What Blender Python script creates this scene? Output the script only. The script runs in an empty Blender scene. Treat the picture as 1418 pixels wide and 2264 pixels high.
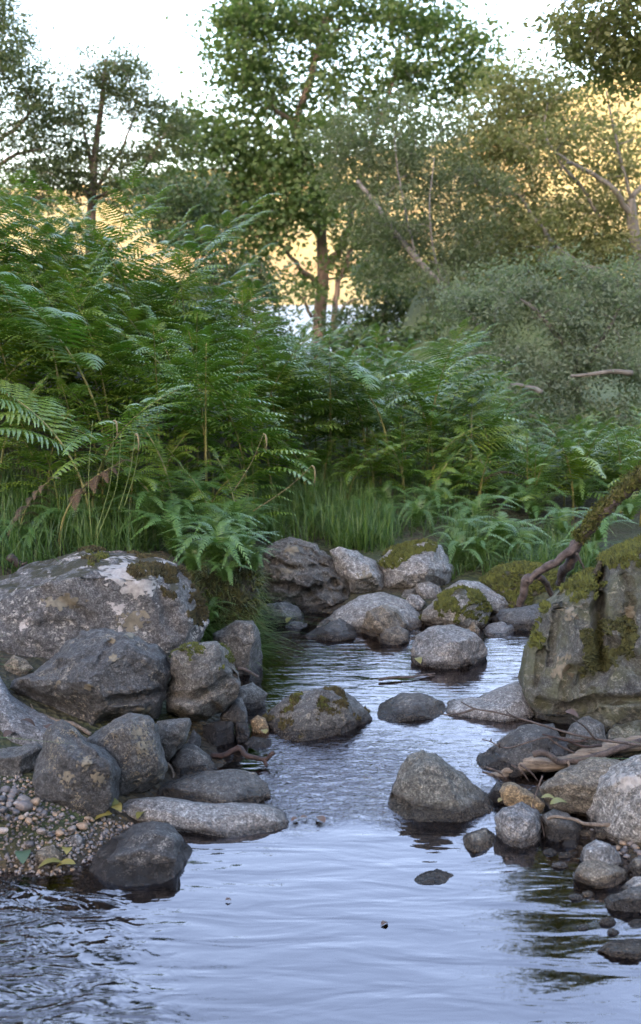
import bpy, bmesh, math, random
import numpy as np
from mathutils import Vector, Matrix

rng = np.random.default_rng(7)
random.seed(7)
scene = bpy.context.scene
COL = scene.collection

# ------------------------------------------------------------------ camera
W0, H0, FPX = 1418.0, 2264.0, 2400.0
TILT = math.radians(11.6)
CAM = np.array([0.0, 0.0, 1.6])
cd = bpy.data.cameras.new('camera')
cd.sensor_fit = 'VERTICAL'
cd.sensor_height = 36.0
cd.lens = 36.0 * FPX / H0
cd.clip_start = 0.05
cd.clip_end = 5000
cd.dof.use_dof = True
cd.dof.focus_distance = 4.1
cd.dof.aperture_fstop = 4.2
cam = bpy.data.objects.new('camera', cd)
COL.objects.link(cam)
cam.location = CAM
cam.rotation_euler = (math.pi / 2 - TILT, 0, 0)
scene.camera = cam

# ------------------------------------------------------------------ sky + sun
SUN_EL, SUN_AZ = math.radians(13), math.radians(200)    # azimuth clockwise from +Y: behind the camera
world = bpy.data.worlds.new('World')
scene.world = world
world.use_nodes = True
wn = world.node_tree
bg = wn.nodes['Background']
sky = wn.nodes.new('ShaderNodeTexSky')
sky.sky_type = 'NISHITA'
sky.sun_disc = False
sky.sun_elevation = SUN_EL
sky.sun_rotation = SUN_AZ
sky.dust_density = 3.0
sky.ozone_density = 1.6
tint = wn.nodes.new('ShaderNodeMixRGB')
tint.blend_type = 'MULTIPLY'
tint.inputs[0].default_value = 1.0
tint.inputs[2].default_value = (1.17, 0.99, 0.95, 1)
wn.links.new(sky.outputs[0], tint.inputs[1])
wn.links.new(tint.outputs[0], bg.inputs[0])
bg.inputs[1].default_value = 0.15
sl = bpy.data.lights.new('sun', 'SUN')
sl.energy = 2.0
sl.angle = math.radians(0.5)
sl.color = (1.0, 0.77, 0.49)
so = bpy.data.objects.new('sun', sl)
COL.objects.link(so)
sdir = Vector((math.sin(SUN_AZ) * math.cos(SUN_EL), math.cos(SUN_AZ) * math.cos(SUN_EL), math.sin(SUN_EL)))
so.rotation_euler = sdir.to_track_quat('Z', 'Y').to_euler()
vs = scene.view_settings
vs.view_transform = 'Standard'
vs.look = 'None'
vs.gamma = 1.0
vs.exposure = 3.3
scene.cycles.use_denoising = True
scene.cycles.max_bounces = 8
scene.cycles.transparent_max_bounces = 12
scene.cycles.caustics_reflective = False
scene.cycles.caustics_refractive = False

# ------------------------------------------------------------------ pixel helpers
ct, st = math.cos(TILT), math.sin(TILT)


def pix(px, py, Y):
    """world point on the ray of photo pixel (px, py) at forward distance Y"""
    px = np.asarray(px, float); py = np.asarray(py, float); Y = np.asarray(Y, float)
    x = (px - W0 / 2) / FPX
    y = -(py - H0 / 2) / FPX
    dy = ct + y * st
    dz = -st + y * ct
    s = Y / dy
    return np.stack(np.broadcast_arrays(x * s, Y, CAM[2] + dz * s), -1)


def gy(py, z=0.0):
    y = -(py - H0 / 2) / FPX
    return (z - CAM[2]) * (ct + y * st) / (-st + y * ct)


def gp(px, py, z=0.0):
    return pix(px, py, gy(py, z))


def topix(p):
    p = np.asarray(p, float) - CAM
    f = p[..., 1] * ct - p[..., 2] * st
    u = p[..., 1] * st + p[..., 2] * ct
    return W0 / 2 + FPX * p[..., 0] / f, H0 / 2 - FPX * u / f


# ------------------------------------------------------------------ numpy gradient noise
_perm = np.random.default_rng(3).permutation(256)
_perm = np.concatenate([_perm, _perm, _perm])
_grad = np.random.default_rng(4).normal(size=(256, 3))
_grad /= np.linalg.norm(_grad, axis=1)[:, None]


def pnoise(p):
    p = np.asarray(p, float)
    i = np.floor(p).astype(int)
    f = p - i
    u = f * f * f * (f * (f * 6 - 15) + 10)
    i &= 255
    out = 0
    for dx in (0, 1):
        for dy in (0, 1):
            for dz in (0, 1):
                h = _perm[_perm[_perm[(i[:, 0] + dx) & 255] + ((i[:, 1] + dy) & 255)] + ((i[:, 2] + dz) & 255)]
                g = _grad[h]
                d = g[:, 0] * (f[:, 0] - dx) + g[:, 1] * (f[:, 1] - dy) + g[:, 2] * (f[:, 2] - dz)
                w = (u[:, 0] if dx else 1 - u[:, 0]) * (u[:, 1] if dy else 1 - u[:, 1]) * (u[:, 2] if dz else 1 - u[:, 2])
                out = out + w * d
    return out * 1.6


def fbm(p, octv=4, lac=2.1, gain=0.5, ridged=False):
    a, s, t = 1.0, 0.0, 0.0
    for k in range(octv):
        n = pnoise(p + k * 17.3)
        if ridged:
            n = 1 - 2 * np.abs(n)
        s = s + a * n
        t += a
        p = p * lac
        a *= gain
    return s / t


def sstep(a, b, x):
    t = np.clip((x - a) / (b - a), 0, 1)
    return t * t * (3 - 2 * t)


# ------------------------------------------------------------------ mesh / tag helpers
def mesh_np(name, V, F, smooth=True):
    """V (n,3), F list of arrays (m,k) of face indices (k may differ per array)"""
    V = np.asarray(V, np.float32)
    if isinstance(F, np.ndarray) or not isinstance(F[0], np.ndarray):
        F = [np.asarray(F)]
    F = [np.asarray(f, np.int32) for f in F if len(f)]
    me = bpy.data.meshes.new(name)
    me.vertices.add(len(V))
    me.vertices.foreach_set('co', V.ravel())
    nl = sum(f.size for f in F)
    me.loops.add(nl)
    me.loops.foreach_set('vertex_index', np.concatenate([f.ravel() for f in F]))
    npoly = sum(len(f) for f in F)
    me.polygons.add(npoly)
    tot = np.concatenate([np.full(len(f), f.shape[1], np.int32) for f in F])
    st_ = np.concatenate([[0], np.cumsum(tot)[:-1]]).astype(np.int32)
    me.polygons.foreach_set('loop_start', st_)
    me.polygons.foreach_set('use_smooth', np.full(npoly, smooth))
    me.update(calc_edges=True)
    me.validate()
    return me


def link(name, data, mat=None, parent=None):
    o = bpy.data.objects.new(name, data)
    COL.objects.link(o)
    if mat is not None and data is not None and not data.materials:
        data.materials.append(mat)
    if parent is not None:
        o.parent = parent
    return o


def tag(o, label=None, cat=None, group=None, kind=None):
    if label: o['label'] = label
    if cat: o['category'] = cat
    if group: o['group'] = group
    if kind: o['kind'] = kind
    return o


def empty(name, loc=(0, 0, 0), rz=0.0):
    o = bpy.data.objects.new(name, None)
    COL.objects.link(o)
    o.location = loc
    o.rotation_euler = (0, 0, rz)
    o.empty_display_size = 0.1
    return o


# ------------------------------------------------------------------ material helpers
class NT:
    def __init__(self, name):
        self.m = bpy.data.materials.new(name)
        self.m.use_nodes = True
        self.t = self.m.node_tree
        self.b = self.t.nodes['Principled BSDF']
        self.out = self.t.nodes['Material Output']

    def n(self, typ, **kw):
        nd = self.t.nodes.new(typ)
        for k, v in kw.items():
            if k.startswith('i_'):
                key = k[2:]
                key = int(key) if key.isdigit() else key.replace('_', ' ')
                nd.inputs[key].default_value = v
            else:
                setattr(nd, k, v)
        return nd

    def l(self, a, b):
        self.t.links.new(a, b)

    def coord(self, kind='Object'):
        return self.n('ShaderNodeTexCoord').outputs[kind]

    def noise(self, vec, scale, detail=4.0, rough=0.55, dist=0.0):
        nd = self.n('ShaderNodeTexNoise', i_Scale=scale, i_Detail=detail, i_Roughness=rough, i_Distortion=dist)
        self.l(vec, nd.inputs['Vector'])
        return nd.outputs['Fac']

    def vor(self, vec, scale, feature='F1', rnd=1.0):
        nd = self.n('ShaderNodeTexVoronoi', feature=feature, i_Scale=scale, i_Randomness=rnd)
        self.l(vec, nd.inputs['Vector'])
        return nd.outputs['Distance']

    def ramp(self, fac, stops, interp='LINEAR'):
        nd = self.n('ShaderNodeValToRGB')
        nd.color_ramp.interpolation = interp
        els = nd.color_ramp.elements
        while len(els) < len(stops):
            els.new(0.5)
        for e, (p, c) in zip(els, stops):
            e.position = p
            e.color = (c, c, c, 1) if not hasattr(c, '__len__') else (*c, 1)
        self.l(fac, nd.inputs[0])
        return nd.outputs[0]

    def mix(self, fac, a, b, blend='MIX'):
        nd = self.n('ShaderNodeMixRGB', blend_type=blend)
        for s, v in ((0, fac), (1, a), (2, b)):
            if hasattr(v, 'is_linked'):
                self.l(v, nd.inputs[s])
            elif s == 0:
                nd.inputs[0].default_value = v
            else:
                nd.inputs[s].default_value = (*v, 1) if hasattr(v, '__len__') else (v, v, v, 1)
        return nd.outputs[0]

    def math(self, op, a, b=0.0, clamp=False):
        nd = self.n('ShaderNodeMath', operation=op, use_clamp=clamp)
        for s, v in ((0, a), (1, b)):
            if hasattr(v, 'is_linked'):
                self.l(v, nd.inputs[s])
            else:
                nd.inputs[s].default_value = v
        return nd.outputs[0]

    def bump(self, h, strength=0.5, dist=0.02, normal=None):
        nd = self.n('ShaderNodeBump', i_Strength=strength, i_Distance=dist)
        self.l(h, nd.inputs['Height'])
        if normal is not None:
            self.l(normal, nd.inputs['Normal'])
        return nd.outputs[0]


def rock_mat(name, c1, c2, grain=1.0, lichen=0.3, lic_col=(0.42, 0.42, 0.38), blotch=0.0, moss=0.0,
             moss_col=(0.045, 0.043, 0.012), algae=0.0, wet=0.04, dark=0.35, rough=0.68, spots=1.0):
    t = NT(name)
    geo = t.n('ShaderNodeNewGeometry')
    pos = geo.outputs['Position']
    big = t.noise(pos, 5.0, 5, 0.6)
    mid = t.noise(pos, 26.0, 6, 0.65, 0.4)
    fine = t.noise(pos, 170.0 * grain, 4, 0.7)
    spk = t.vor(pos, 230.0 * grain)
    col = t.mix(t.ramp(mid, [(0.3, 0.0), (0.68, 1.0)]), c1, c2)
    col = t.mix(t.ramp(big, [(0.35, 0.0), (0.7, 0.6)]), col, tuple(c * 1.35 for c in c2))
    # dark stains with an outline of their own
    stn = t.ramp(t.noise(pos, 9.0, 7, 0.7, 0.9), [(0.54, 0.0), (0.66, 1.0)])
    col = t.mix(t.math('MULTIPLY', stn, dark), col, tuple(c * 0.35 for c in c1))
    col = t.mix(0.9, col, t.ramp(t.noise(pos, 62.0 * grain, 5, 0.7, 0.3), [(0.32, 0.32), (0.5, 1.0), (0.66, 2.0)]), 'MULTIPLY')
    tone = t.ramp(t.n('ShaderNodeObjectInfo').outputs['Random'], [(0.0, (0.72, 0.73, 0.76)), (0.5, (1.0, 0.99, 0.97)), (1.0, (1.25, 1.2, 1.12))])
    col = t.mix(1.0, col, tone, 'MULTIPLY')
    g = t.ramp(fine, [(0.34, 0.22), (0.5, 0.95), (0.66, 2.1)])
    col = t.mix(0.85, col, g, 'MULTIPLY')
    sp = t.ramp(spk, [(0.12, 0.5), (0.4, 1.1)])
    col = t.mix(0.45, col, sp, 'MULTIPLY')
    if algae > 0:
        al = t.ramp(t.noise(pos, 7.0, 6, 0.65, 0.5), [(0.42, 0.0), (0.62, 1.0)])
        col = t.mix(t.math('MULTIPLY', al, algae), col, (0.072, 0.082, 0.038))
    if lichen > 0:
        d = t.vor(t.mix(0.06, pos, t.n('ShaderNodeTexNoise', i_Scale=40.0).outputs['Color'], 'ADD'), 34.0 * spots)
        gate = t.ramp(t.noise(pos, 8.0, 3), [(0.46, 0.0), (0.58, 1.0)])
        m = t.math('MULTIPLY', t.ramp(d, [(0.30, 1.0), (0.40, 0.0)]), gate)
        brk = t.ramp(t.noise(pos, 120.0, 3, 0.6), [(0.38, 0.0), (0.55, 1.0)])
        m = t.math('MULTIPLY', m, brk)
        col = t.mix(t.math('MULTIPLY', m, min(1.0, lichen * 1.6)), col, lic_col)
    if blotch > 0:
        b = t.ramp(t.noise(pos, 6.5, 9, 0.68, 0.25), [(0.585, 0.0), (0.61, 1.0)])
        hol = t.ramp(t.noise(pos, 38.0, 4, 0.6), [(0.36, 0.0), (0.44, 1.0)])
        col = t.mix(t.math('MULTIPLY', t.math('MULTIPLY', b, hol), blotch), col, (0.44, 0.43, 0.41))
    nz = t.n('ShaderNodeSeparateXYZ')
    t.l(geo.outputs['Normal'], nz.inputs[0])
    if moss > 0:
        up = t.math('ADD', nz.outputs[2], t.math('MULTIPLY', t.math('SUBTRACT', t.noise(pos, 11.0, 6, 0.7), 0.5), 1.9))
        mm = t.ramp(up, [(max(0.0, 1.0 - moss), 0.0), (min(1.0, 1.16 - moss), 1.0)])
        mc = t.mix(t.noise(pos, 60.0, 4), moss_col, tuple(c * 0.25 for c in moss_col))
        col = t.mix(mm, col, mc)
    pz = t.n('ShaderNodeSeparateXYZ')
    t.l(pos, pz.inputs[0])
    wl = t.math('ADD', pz.outputs[2], t.math('MULTIPLY', t.math('SUBTRACT', big, 0.5), 0.05))
    wm = t.ramp(t.math('MULTIPLY', wl, 10.0), [(max(0.0, wet * 10 - 0.12), 1.0), (wet * 10 + 0.06, 0.0)]) if wet > 0 else None
    rg = t.ramp(fine, [(0.3, rough - 0.12), (0.7, min(1.0, rough + 0.12))])
    if wm is not None:
        col = t.mix(wm, col, t.mix(1.0, col, (0.32, 0.30, 0.28), 'MULTIPLY'))
        rg = t.mix(wm, rg, (0.22, 0.22, 0.22))
    t.l(col, t.b.inputs['Base Color'])
    t.l(rg, t.b.inputs['Roughness'])
    h = t.math('ADD', t.math('MULTIPLY', mid, 1.0), t.math('MULTIPLY', fine, 0.4))
    t.l(t.bump(h, 1.0, 0.03), t.b.inputs['Normal'])
    return t.m


def leaf_mat(name, c1, c2, trans=0.35, rough=0.42, island=True, spec=0.5, vein=True):
    t = NT(name)
    if island:
        r = t.n('ShaderNodeNewGeometry').outputs['Random Per Island']
    else:
        r = t.n('ShaderNodeObjectInfo').outputs['Random']
    col = t.mix(r, c1, c2)
    col = t.mix(0.5, col, t.ramp(t.noise(t.n('ShaderNodeNewGeometry').outputs['Position'], 4.0, 3), [(0.3, 0.6), (0.7, 1.35)]), 'MULTIPLY')
    t.l(col, t.b.inputs['Base Color'])
    t.b.inputs['Roughness'].default_value = rough
    t.b.inputs['Specular IOR Level'].default_value = spec
    tr = t.n('ShaderNodeBsdfTranslucent')
    t.l(t.mix(1.0, col, (1.25, 1.35, 0.6), 'MULTIPLY'), tr.inputs[0])
    mx = t.n('ShaderNodeMixShader')
    mx.inputs[0].default_value = trans
    t.l(t.b.outputs[0], mx.inputs[1])
    t.l(tr.outputs[0], mx.inputs[2])
    t.l(mx.outputs[0], t.out.inputs[0])
    return t.m


def bark_mat(name, c1, c2, scale=30.0, moss=0.0, moss_col=(0.09, 0.10, 0.02), stretch=(1, 1, 0.25), rough=0.85):
    t = NT(name)
    mp = t.n('ShaderNodeMapping')
    mp.inputs['Scale'].default_value = stretch
    t.l(t.coord('Object'), mp.inputs[0])
    n = t.noise(mp.outputs[0], scale, 6, 0.7, 0.6)
    col = t.mix(t.ramp(n, [(0.35, 0.0), (0.65, 1.0)]), c1, c2)
    pos = t.n('ShaderNodeNewGeometry')
    if moss > 0:
        nz = t.n('ShaderNodeSeparateXYZ')
        t.l(pos.outputs['Normal'], nz.inputs[0])
        up = t.math('ADD', t.math('MULTIPLY', nz.outputs[2], 0.5), t.noise(pos.outputs['Position'], 5.0, 5, 0.65))
        col = t.mix(t.ramp(up, [(0.95 - moss * 0.6, 0.0), (1.05 - moss * 0.6, 1.0)]), col,
                    t.mix(t.noise(pos.outputs['Position'], 90.0, 4), tuple(c * 0.4 for c in moss_col), moss_col))
    t.l(col, t.b.inputs['Base Color'])
    t.b.inputs['Roughness'].default_value = rough
    t.l(t.bump(n, 0.8, 0.01), t.b.inputs['Normal'])
    return t.m


def plain_mat(name, c1, c2, scale=20.0, rough=0.7, trans=0.0):
    t = NT(name)
    pos = t.n('ShaderNodeNewGeometry').outputs['Position']
    col = t.mix(t.ramp(t.noise(pos, scale, 5, 0.6), [(0.3, 0.0), (0.7, 1.0)]), c1, c2)
    t.l(col, t.b.inputs['Base Color'])
    t.b.inputs['Roughness'].default_value = rough
    return t.m


# ================================================================== SETTING
CTRL = [  # photo pixel, pixel, ground height
    # near pool bed
    (709, 2264, -.22), (300, 2264, -.16), (0, 2264, -.12), (1100, 2264, -.16), (709, 2050, -.20), (300, 2050, -.12),
    (0, 2050, -.08), (1050, 2050, -.12), (1300, 2150, -.07), (1418, 2230, -.06), (709, 1900, -.15), (500, 1880, -.10),
    # gravel bar on the left
    (-20, 1945, -.005), (100, 1940, -.005), (190, 1925, -.01), (0, 1890, .03), (130, 1880, .03), (230, 1850, .015),
    (0, 1760, .12), (150, 1760, .10), (260, 1800, .03), (330, 1805, .0), (-200, 1850, .15), (-200, 1700, .22),
    (400, 1800, -.05), (120, 1690, .10), (300, 1720, .04),
    # right shore
    (1250, 1930, -.045), (1300, 2010, -.045), (1230, 1860, -.04), (1418, 1960, -.01), (1418, 2080, -.03), (1500, 1900, .06), (1500, 2050, .04),
    (1600, 1900, .15), (1600, 1700, .12), (1150, 1780, .0), (1250, 1760, .01), (1300, 1700, .0), (1200, 1700, -.02), (1418, 1720, .02),
    # riffle and far pool
    (720, 1800, -.06), (720, 1700, -.08), (900, 1620, -.08), (1000, 1600, -.08), (700, 1600, -.10), (560, 1680, -.04),
    (500, 1690, .0), (700, 1480, -.14), (1000, 1500, -.12), (1120, 1430, -.10), (620, 1430, -.10), (560, 1540, -.03),
    (800, 1420, -.05), (640, 1390, -.04), (1120, 1400, -.04), (1150, 1560, -.08), (1060, 1700, -.04),
    # left bank under the boulders
    (430, 1640, .02), (200, 1650, .09), (0, 1650, .14), (0, 1500, .2), (300, 1500, .12), (450, 1450, .10), (500, 1400, .06),
    (500, 1330, .16), (560, 1400, -.05), (600, 1400, -.1), (590, 1340, -.03), (620, 1360, -.05), (540, 1460, -.06), (500, 1480, .0), (-200, 1450, .35),
    # far rocks
    (650, 1340, .0), (750, 1310, .05), (900, 1310, .06), (1000, 1320, .03), (1100, 1330, .03), (1200, 1320, .08), (1150, 1370, -.02),
    # right bank
    (1250, 1500, -.05), (1418, 1500, -.02), (1550, 1450, .2), (1300, 1400, .04), (1350, 1600, -.03), (1250, 1620, -.05), (1400, 1640, -.02),
]
CW = [tuple(gp(a, b, z)) for a, b, z in CTRL]
CW += [(-1.3, 5.0, .36), (-.75, 5.1, .36), (-2.2, 5.0, .55), (-1.6, 5.8, .5), (-2.5, 6.2, .75), (-1.0, 6.2, .42), (-2.2, 7.6, .95), (-1.0, 7.5, .62),
       (-3.5, 8.5, 1.15), (-1.5, 9, .85), (-.3, 6.3, .16), (-.2, 7.2, .22), (.5, 6.4, .16), (.5, 7.5, .26), (0, 9, .3), (1.2, 6.6, .10),
       (1.3, 8, .12), (2.2, 7, .06), (2.5, 9, .05), (3.5, 6, .35), (3, 4.5, .4), (2.2, 5.4, .2), (-4, 5.5, .9), (-3, 3.5, .5), (3, 3, .4), (0, 11, .25), (-3, 11, .9),
       (3, 11, 0), (0, 13, .1), (-3.5, 13, .6), (0, 1, -.2), (-1.2, 1, -.02), (1.2, 1, -.02), (0, 0, -.1), (-3, 1, .4), (3, 1, .4)]
CW = np.array(CW)
_D = np.linalg.norm(CW[:, None, :2] - CW[None, :, :2], axis=2)
_wr = np.linalg.solve(_D + np.eye(len(CW)) * 0.02, CW[:, 2] - 0.1)


def far_z(x, y):
    z = np.interp(y, [-400, -40, -10, 0, 14, 25, 45, 60, 80, 240, 262, 400, 3000], [6, 2, .6, .35, .15, -.2, -1, -2.05, -5, -5, -1.8, 4, 4])
    a = x / np.maximum(y, 1.0)
    rise = np.maximum(sstep(.055, .095, a), sstep(-.055, -.10, a)) * sstep(16, 26, y) * sstep(75, 60, y)
    z = z + rise * (1.75 - z)
    return z + 0.25 * sstep(4, 9, np.abs(x)) * sstep(30, 10, y)


def ground_z(x, y):
    x = np.asarray(x, float); y = np.asarray(y, float)
    sh = x.shape
    x = x.ravel(); y = y.ravel()
    d = np.sqrt((x[:, None] - CW[None, :, 0]) ** 2 + (y[:, None] - CW[None, :, 1]) ** 2)
    z = d @ _wr + 0.1
    k = sstep(5.5, 3.2, np.abs(x)) * sstep(14, 11.5, y) * sstep(-1.5, 0.3, y)
    z = z * k + far_z(x, y) * (1 - k)
    p = np.stack([x * 3, y * 3, x * 0], 1)
    z = z + 0.03 * fbm(p, 3) * sstep(.9, 1.6, np.abs(x) + np.abs(y - 3) * .25)
    return z.reshape(sh)


def axis(parts):
    out = []
    for a, b, s in parts:
        out.append(np.arange(a, b, s))
    return np.concatenate(out)


gx = np.concatenate([-np.geomspace(1500, 6, 40), axis([(-5.5, -2.2, .15), (-2.2, 2.2, .035), (2.2, 5.5, .15)]), np.geomspace(5.5, 1500, 40)])
gyv = np.concatenate([-np.geomspace(600, 2, 25), axis([(-1.5, 1.5, .2), (1.5, 7.5, .035), (7.5, 15, .2)]), np.geomspace(15, 2500, 70)])
X, Yg = np.meshgrid(gx, gyv)
Z = np.concatenate([ground_z(X[i:i + 20], Yg[i:i + 20]) for i in range(0, len(gyv), 20)])


def grid_faces(nx, ny):
    a = (np.arange(ny - 1)[:, None] * nx + np.arange(nx - 1)[None, :]).ravel()
    return np.stack([a, a + 1, a + nx + 1, a + nx], 1)


# ground material: gravelly brown bed, dark earth and leaf litter on the banks
t = NT('earth')
pos = t.n('ShaderNodeNewGeometry').outputs['Position']
n1 = t.noise(pos, 6.0, 6, 0.65)
v1 = t.vor(pos, 42.0)
bed = t.mix(t.ramp(t.vor(pos, 24.0), [(0.1, 0.0), (0.5, 1.0)]), (0.055, 0.040, 0.016), (0.018, 0.014, 0.008))
ear = t.mix(t.ramp(n1, [(0.35, 0.0), (0.65, 1.0)]), (0.018, 0.014, 0.009), (0.05, 0.045, 0.02))
ear = t.mix(t.ramp(t.noise(pos, 2.2, 5), [(0.42, 0.0), (0.6, 1.0)]), ear, (0.03, 0.045, 0.014))
sz = t.n('ShaderNodeSeparateXYZ'); t.l(pos, sz.inputs[0])
col = t.mix(t.ramp(t.math('MULTIPLY', sz.outputs[2], 6.0), [(0.0, 0.0), (0.35, 1.0)]), bed, ear)
col = t.mix(t.ramp(t.math('MULTIPLY', sz.outputs[1], 0.05), [(0.42, 0.0), (0.6, 1.0)]), col, t.mix(t.noise(pos, 1.4, 6, 0.7), (0.03, 0.05, 0.014), (0.09, 0.12, 0.03)))
t.l(col, t.b.inputs['Base Color'])
t.b.inputs['Roughness'].default_value = 0.85
t.l(t.bump(t.math('ADD', n1, v1), 0.8, 0.03), t.b.inputs['Normal'])
M_EARTH = t.m
g = link('ground', mesh_np('ground', np.stack([X.ravel(), Yg.ravel(), Z.ravel()], 1), grid_faces(len(gx), len(gyv))), M_EARTH)
tag(g, kind='structure')

# ---- stream water
wx = np.arange(-3.2, 3.2, .025)
wy = np.arange(-1.0, 7.2, .025)
WX, WY = np.meshgrid(wx, wy)
wpx, wpy = topix(np.stack([WX, WY, WX * 0], -1))
# how choppy the surface is: 0 calm pool .. 1 riffle
wob = fbm(np.stack([WX.ravel() * 7, WY.ravel() * 7, WX.ravel() * 0], 1), 3).reshape(WX.shape)
riff = sstep(1848, 1790, wpy + 45 * wob) * (.25 + .75 * sstep(1600, 1700, wpy + 60 * wob)) * sstep(1560, 1620, wpy) * sstep(560, 620, wpx) * (.3 + .7 * sstep(980, 840, wpx + 80 * wob))
riff2 = sstep(1640, 1612, wpy) * sstep(1585, 1600, wpy)
chop = np.clip(riff, 0, 1)
leftc = sstep(420, 60, wpx + 120 * wob - (wpy - 1950) * .25) * sstep(1900, 1960, wpy)
WZ = 0.004 * riff * fbm(np.stack([WX.ravel() * 22, WY.ravel() * 22, WX.ravel() * 0], 1), 3).reshape(WX.shape)
WZ += 0.0015 * leftc * fbm(np.stack([WX.ravel() * 12, WY.ravel() * 16, WX.ravel() * 0 + 5], 1), 2).reshape(WX.shape)
wm = mesh_np('stream_water', np.stack([WX.ravel(), WY.ravel(), WZ.ravel()], 1), grid_faces(len(wx), len(wy)))
at = wm.attributes.new('chop', 'FLOAT', 'POINT'); at.data.foreach_set('value', chop.ravel().astype(np.float32))
at = wm.attributes.new('stir', 'FLOAT', 'POINT'); at.data.foreach_set('value', leftc.ravel().astype(np.float32))
mid_ = sstep(1640, 1560, wpy)
at = wm.attributes.new('farpool', 'FLOAT', 'POINT'); at.data.foreach_set('value', mid_.ravel().astype(np.float32))


def water_mat():
    t = NT('water')
    t.t.nodes.remove(t.b)
    pos = t.n('ShaderNodeNewGeometry').outputs['Position']
    def mapped(sc, rz=0.0):
        mp = t.n('ShaderNodeMapping')
        mp.inputs['Scale'].default_value = sc
        mp.inputs['Rotation'].default_value = (0, 0, rz)
        t.l(pos, mp.inputs[0])
        return mp.outputs[0]
    def attr(nm):
        return t.n('ShaderNodeAttribute', attribute_name=nm).outputs['Fac']
    calm = t.noise(mapped((2.8, 11.0, 1), 0.14), 1.0, 2.5, 0.5, 0.5)
    calm2 = t.noise(mapped((7, 24.0, 1), -0.15), 1.0, 2.0, 0.5, 0.6)
    rif = t.noise(mapped((22, 38, 1), 0.0), 1.0, 3.0, 0.6, 1.2)
    stir = t.noise(mapped((6.5, 13, 1), 0.35), 1.0, 2.5, 0.5, 1.6)
    far = t.noise(mapped((7, 30, 1), 0.12), 1.0, 3.0, 0.55, 0.8)
    h = t.math('MULTIPLY', calm, t.math('SUBTRACT', 0.32, t.math('MULTIPLY', attr('farpool'), 0.15)))
    h = t.math('ADD', h, t.math('MULTIPLY', calm2, 0.06))
    h = t.math('ADD', h, t.math('MULTIPLY', t.math('MULTIPLY', rif, attr('chop')), 0.58))
    h = t.math('ADD', h, t.math('MULTIPLY', t.math('MULTIPLY', stir, attr('stir')), 0.75))
    h = t.math('ADD', h, t.math('MULTIPLY', t.math('MULTIPLY', far, attr('farpool')), 0.13))
    nrm = t.bump(h, 1.0, 0.016)
    gl = t.n('ShaderNodeBsdfGlossy')
    gl.inputs['Roughness'].default_value = 0.03
    gl.inputs['Color'].default_value = (1.0, 0.915, 0.93, 1)
    t.l(nrm, gl.inputs['Normal'])
    tr = t.n('ShaderNodeBsdfTransparent')
    tr.inputs[0].default_value = (0.62, 0.52, 0.36, 1)
    fr = t.n('ShaderNodeFresnel')
    fr.inputs['IOR'].default_value = 2.45
    t.l(nrm, fr.inputs['Normal'])
    mx = t.n('ShaderNodeMixShader')
    t.l(fr.outputs[0], mx.inputs[0])
    t.l(tr.outputs[0], mx.inputs[1])
    t.l(gl.outputs[0], mx.inputs[2])
    t.l(mx.outputs[0], t.out.inputs[0])
    return t.m


M_WATER = water_mat()
w = link('stream_water', wm, M_WATER)
tag(w, kind='structure')

# ---- lake behind the trees
lm = mesh_np('lake', [(-500, 52, -2), (500, 52, -2), (500, 300, -2), (-500, 300, -2)], [[0, 1, 2, 3]])
t = NT('lake_water')
t.b.inputs['Base Color'].default_value = (0.02, 0.03, 0.035, 1)
t.b.inputs['Roughness'].default_value = 0.3
t.b.inputs['IOR'].default_value = 1.8
t.l(t.bump(t.noise(t.coord('Object'), 1.5, 3), 0.6, 0.3), t.b.inputs['Normal'])
tag(link('lake', lm, t.m), kind='structure')

# ---- sunlit hill beyond the lake, and the ridge behind the camera whose shadow lies over the stream
hx = np.linspace(-900, 1000, 150)
hy = np.linspace(240, 900, 70)
HX, HY = np.meshgrid(hx, hy)
hpx = 709 + 2400 * HX / HY
te = np.interp(hpx, [-600, 0, 200, 520, 700, 900, 1100, 1300, 1418, 2200], [.10, .092, .094, .108, .115, .122, .145, .192, .205, .24])
k = np.clip((HY - 245) / 355, 0, 1)
HZ = -3 + (te * 600 + 3) * (k ** 1.15) - 0.3 * np.clip(HY - 600, 0, None)
HZ += fbm(np.stack([HX.ravel() / 60, HY.ravel() / 60, HX.ravel() * 0], 1), 5).reshape(HX.shape) * 9 * sstep(0, .2, k)
t = NT('hillside')
pos = t.n('ShaderNodeNewGeometry').outputs['Position']
c = t.mix(t.ramp(t.noise(pos, 0.045, 6, 0.6), [(0.35, 0.0), (0.62, 1.0)]), (0.215, 0.175, 0.066), (0.26, 0.22, 0.10))
c = t.mix(t.ramp(t.noise(pos, 0.02, 5, 0.6), [(0.5, 0.0), (0.62, 1.0)]), c, (0.24, 0.165, 0.07))
c = t.mix(t.ramp(t.noise(pos, 0.09, 6, 0.65), [(0.55, 0.0), (0.7, 0.8)]), c, (0.12, 0.135, 0.045))
t.l(c, t.b.inputs['Base Color']); t.b.inputs['Roughness'].default_value = 0.95
t.l(t.bump(t.noise(pos, 0.3, 6, 0.7), 0.6, 2.0), t.b.inputs['Normal'])
M_HILL = t.m
tag(link('hill', mesh_np('hill', np.stack([HX.ravel(), HY.ravel(), HZ.ravel()], 1), grid_faces(len(hx), len(hy))), M_HILL), kind='structure')

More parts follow.
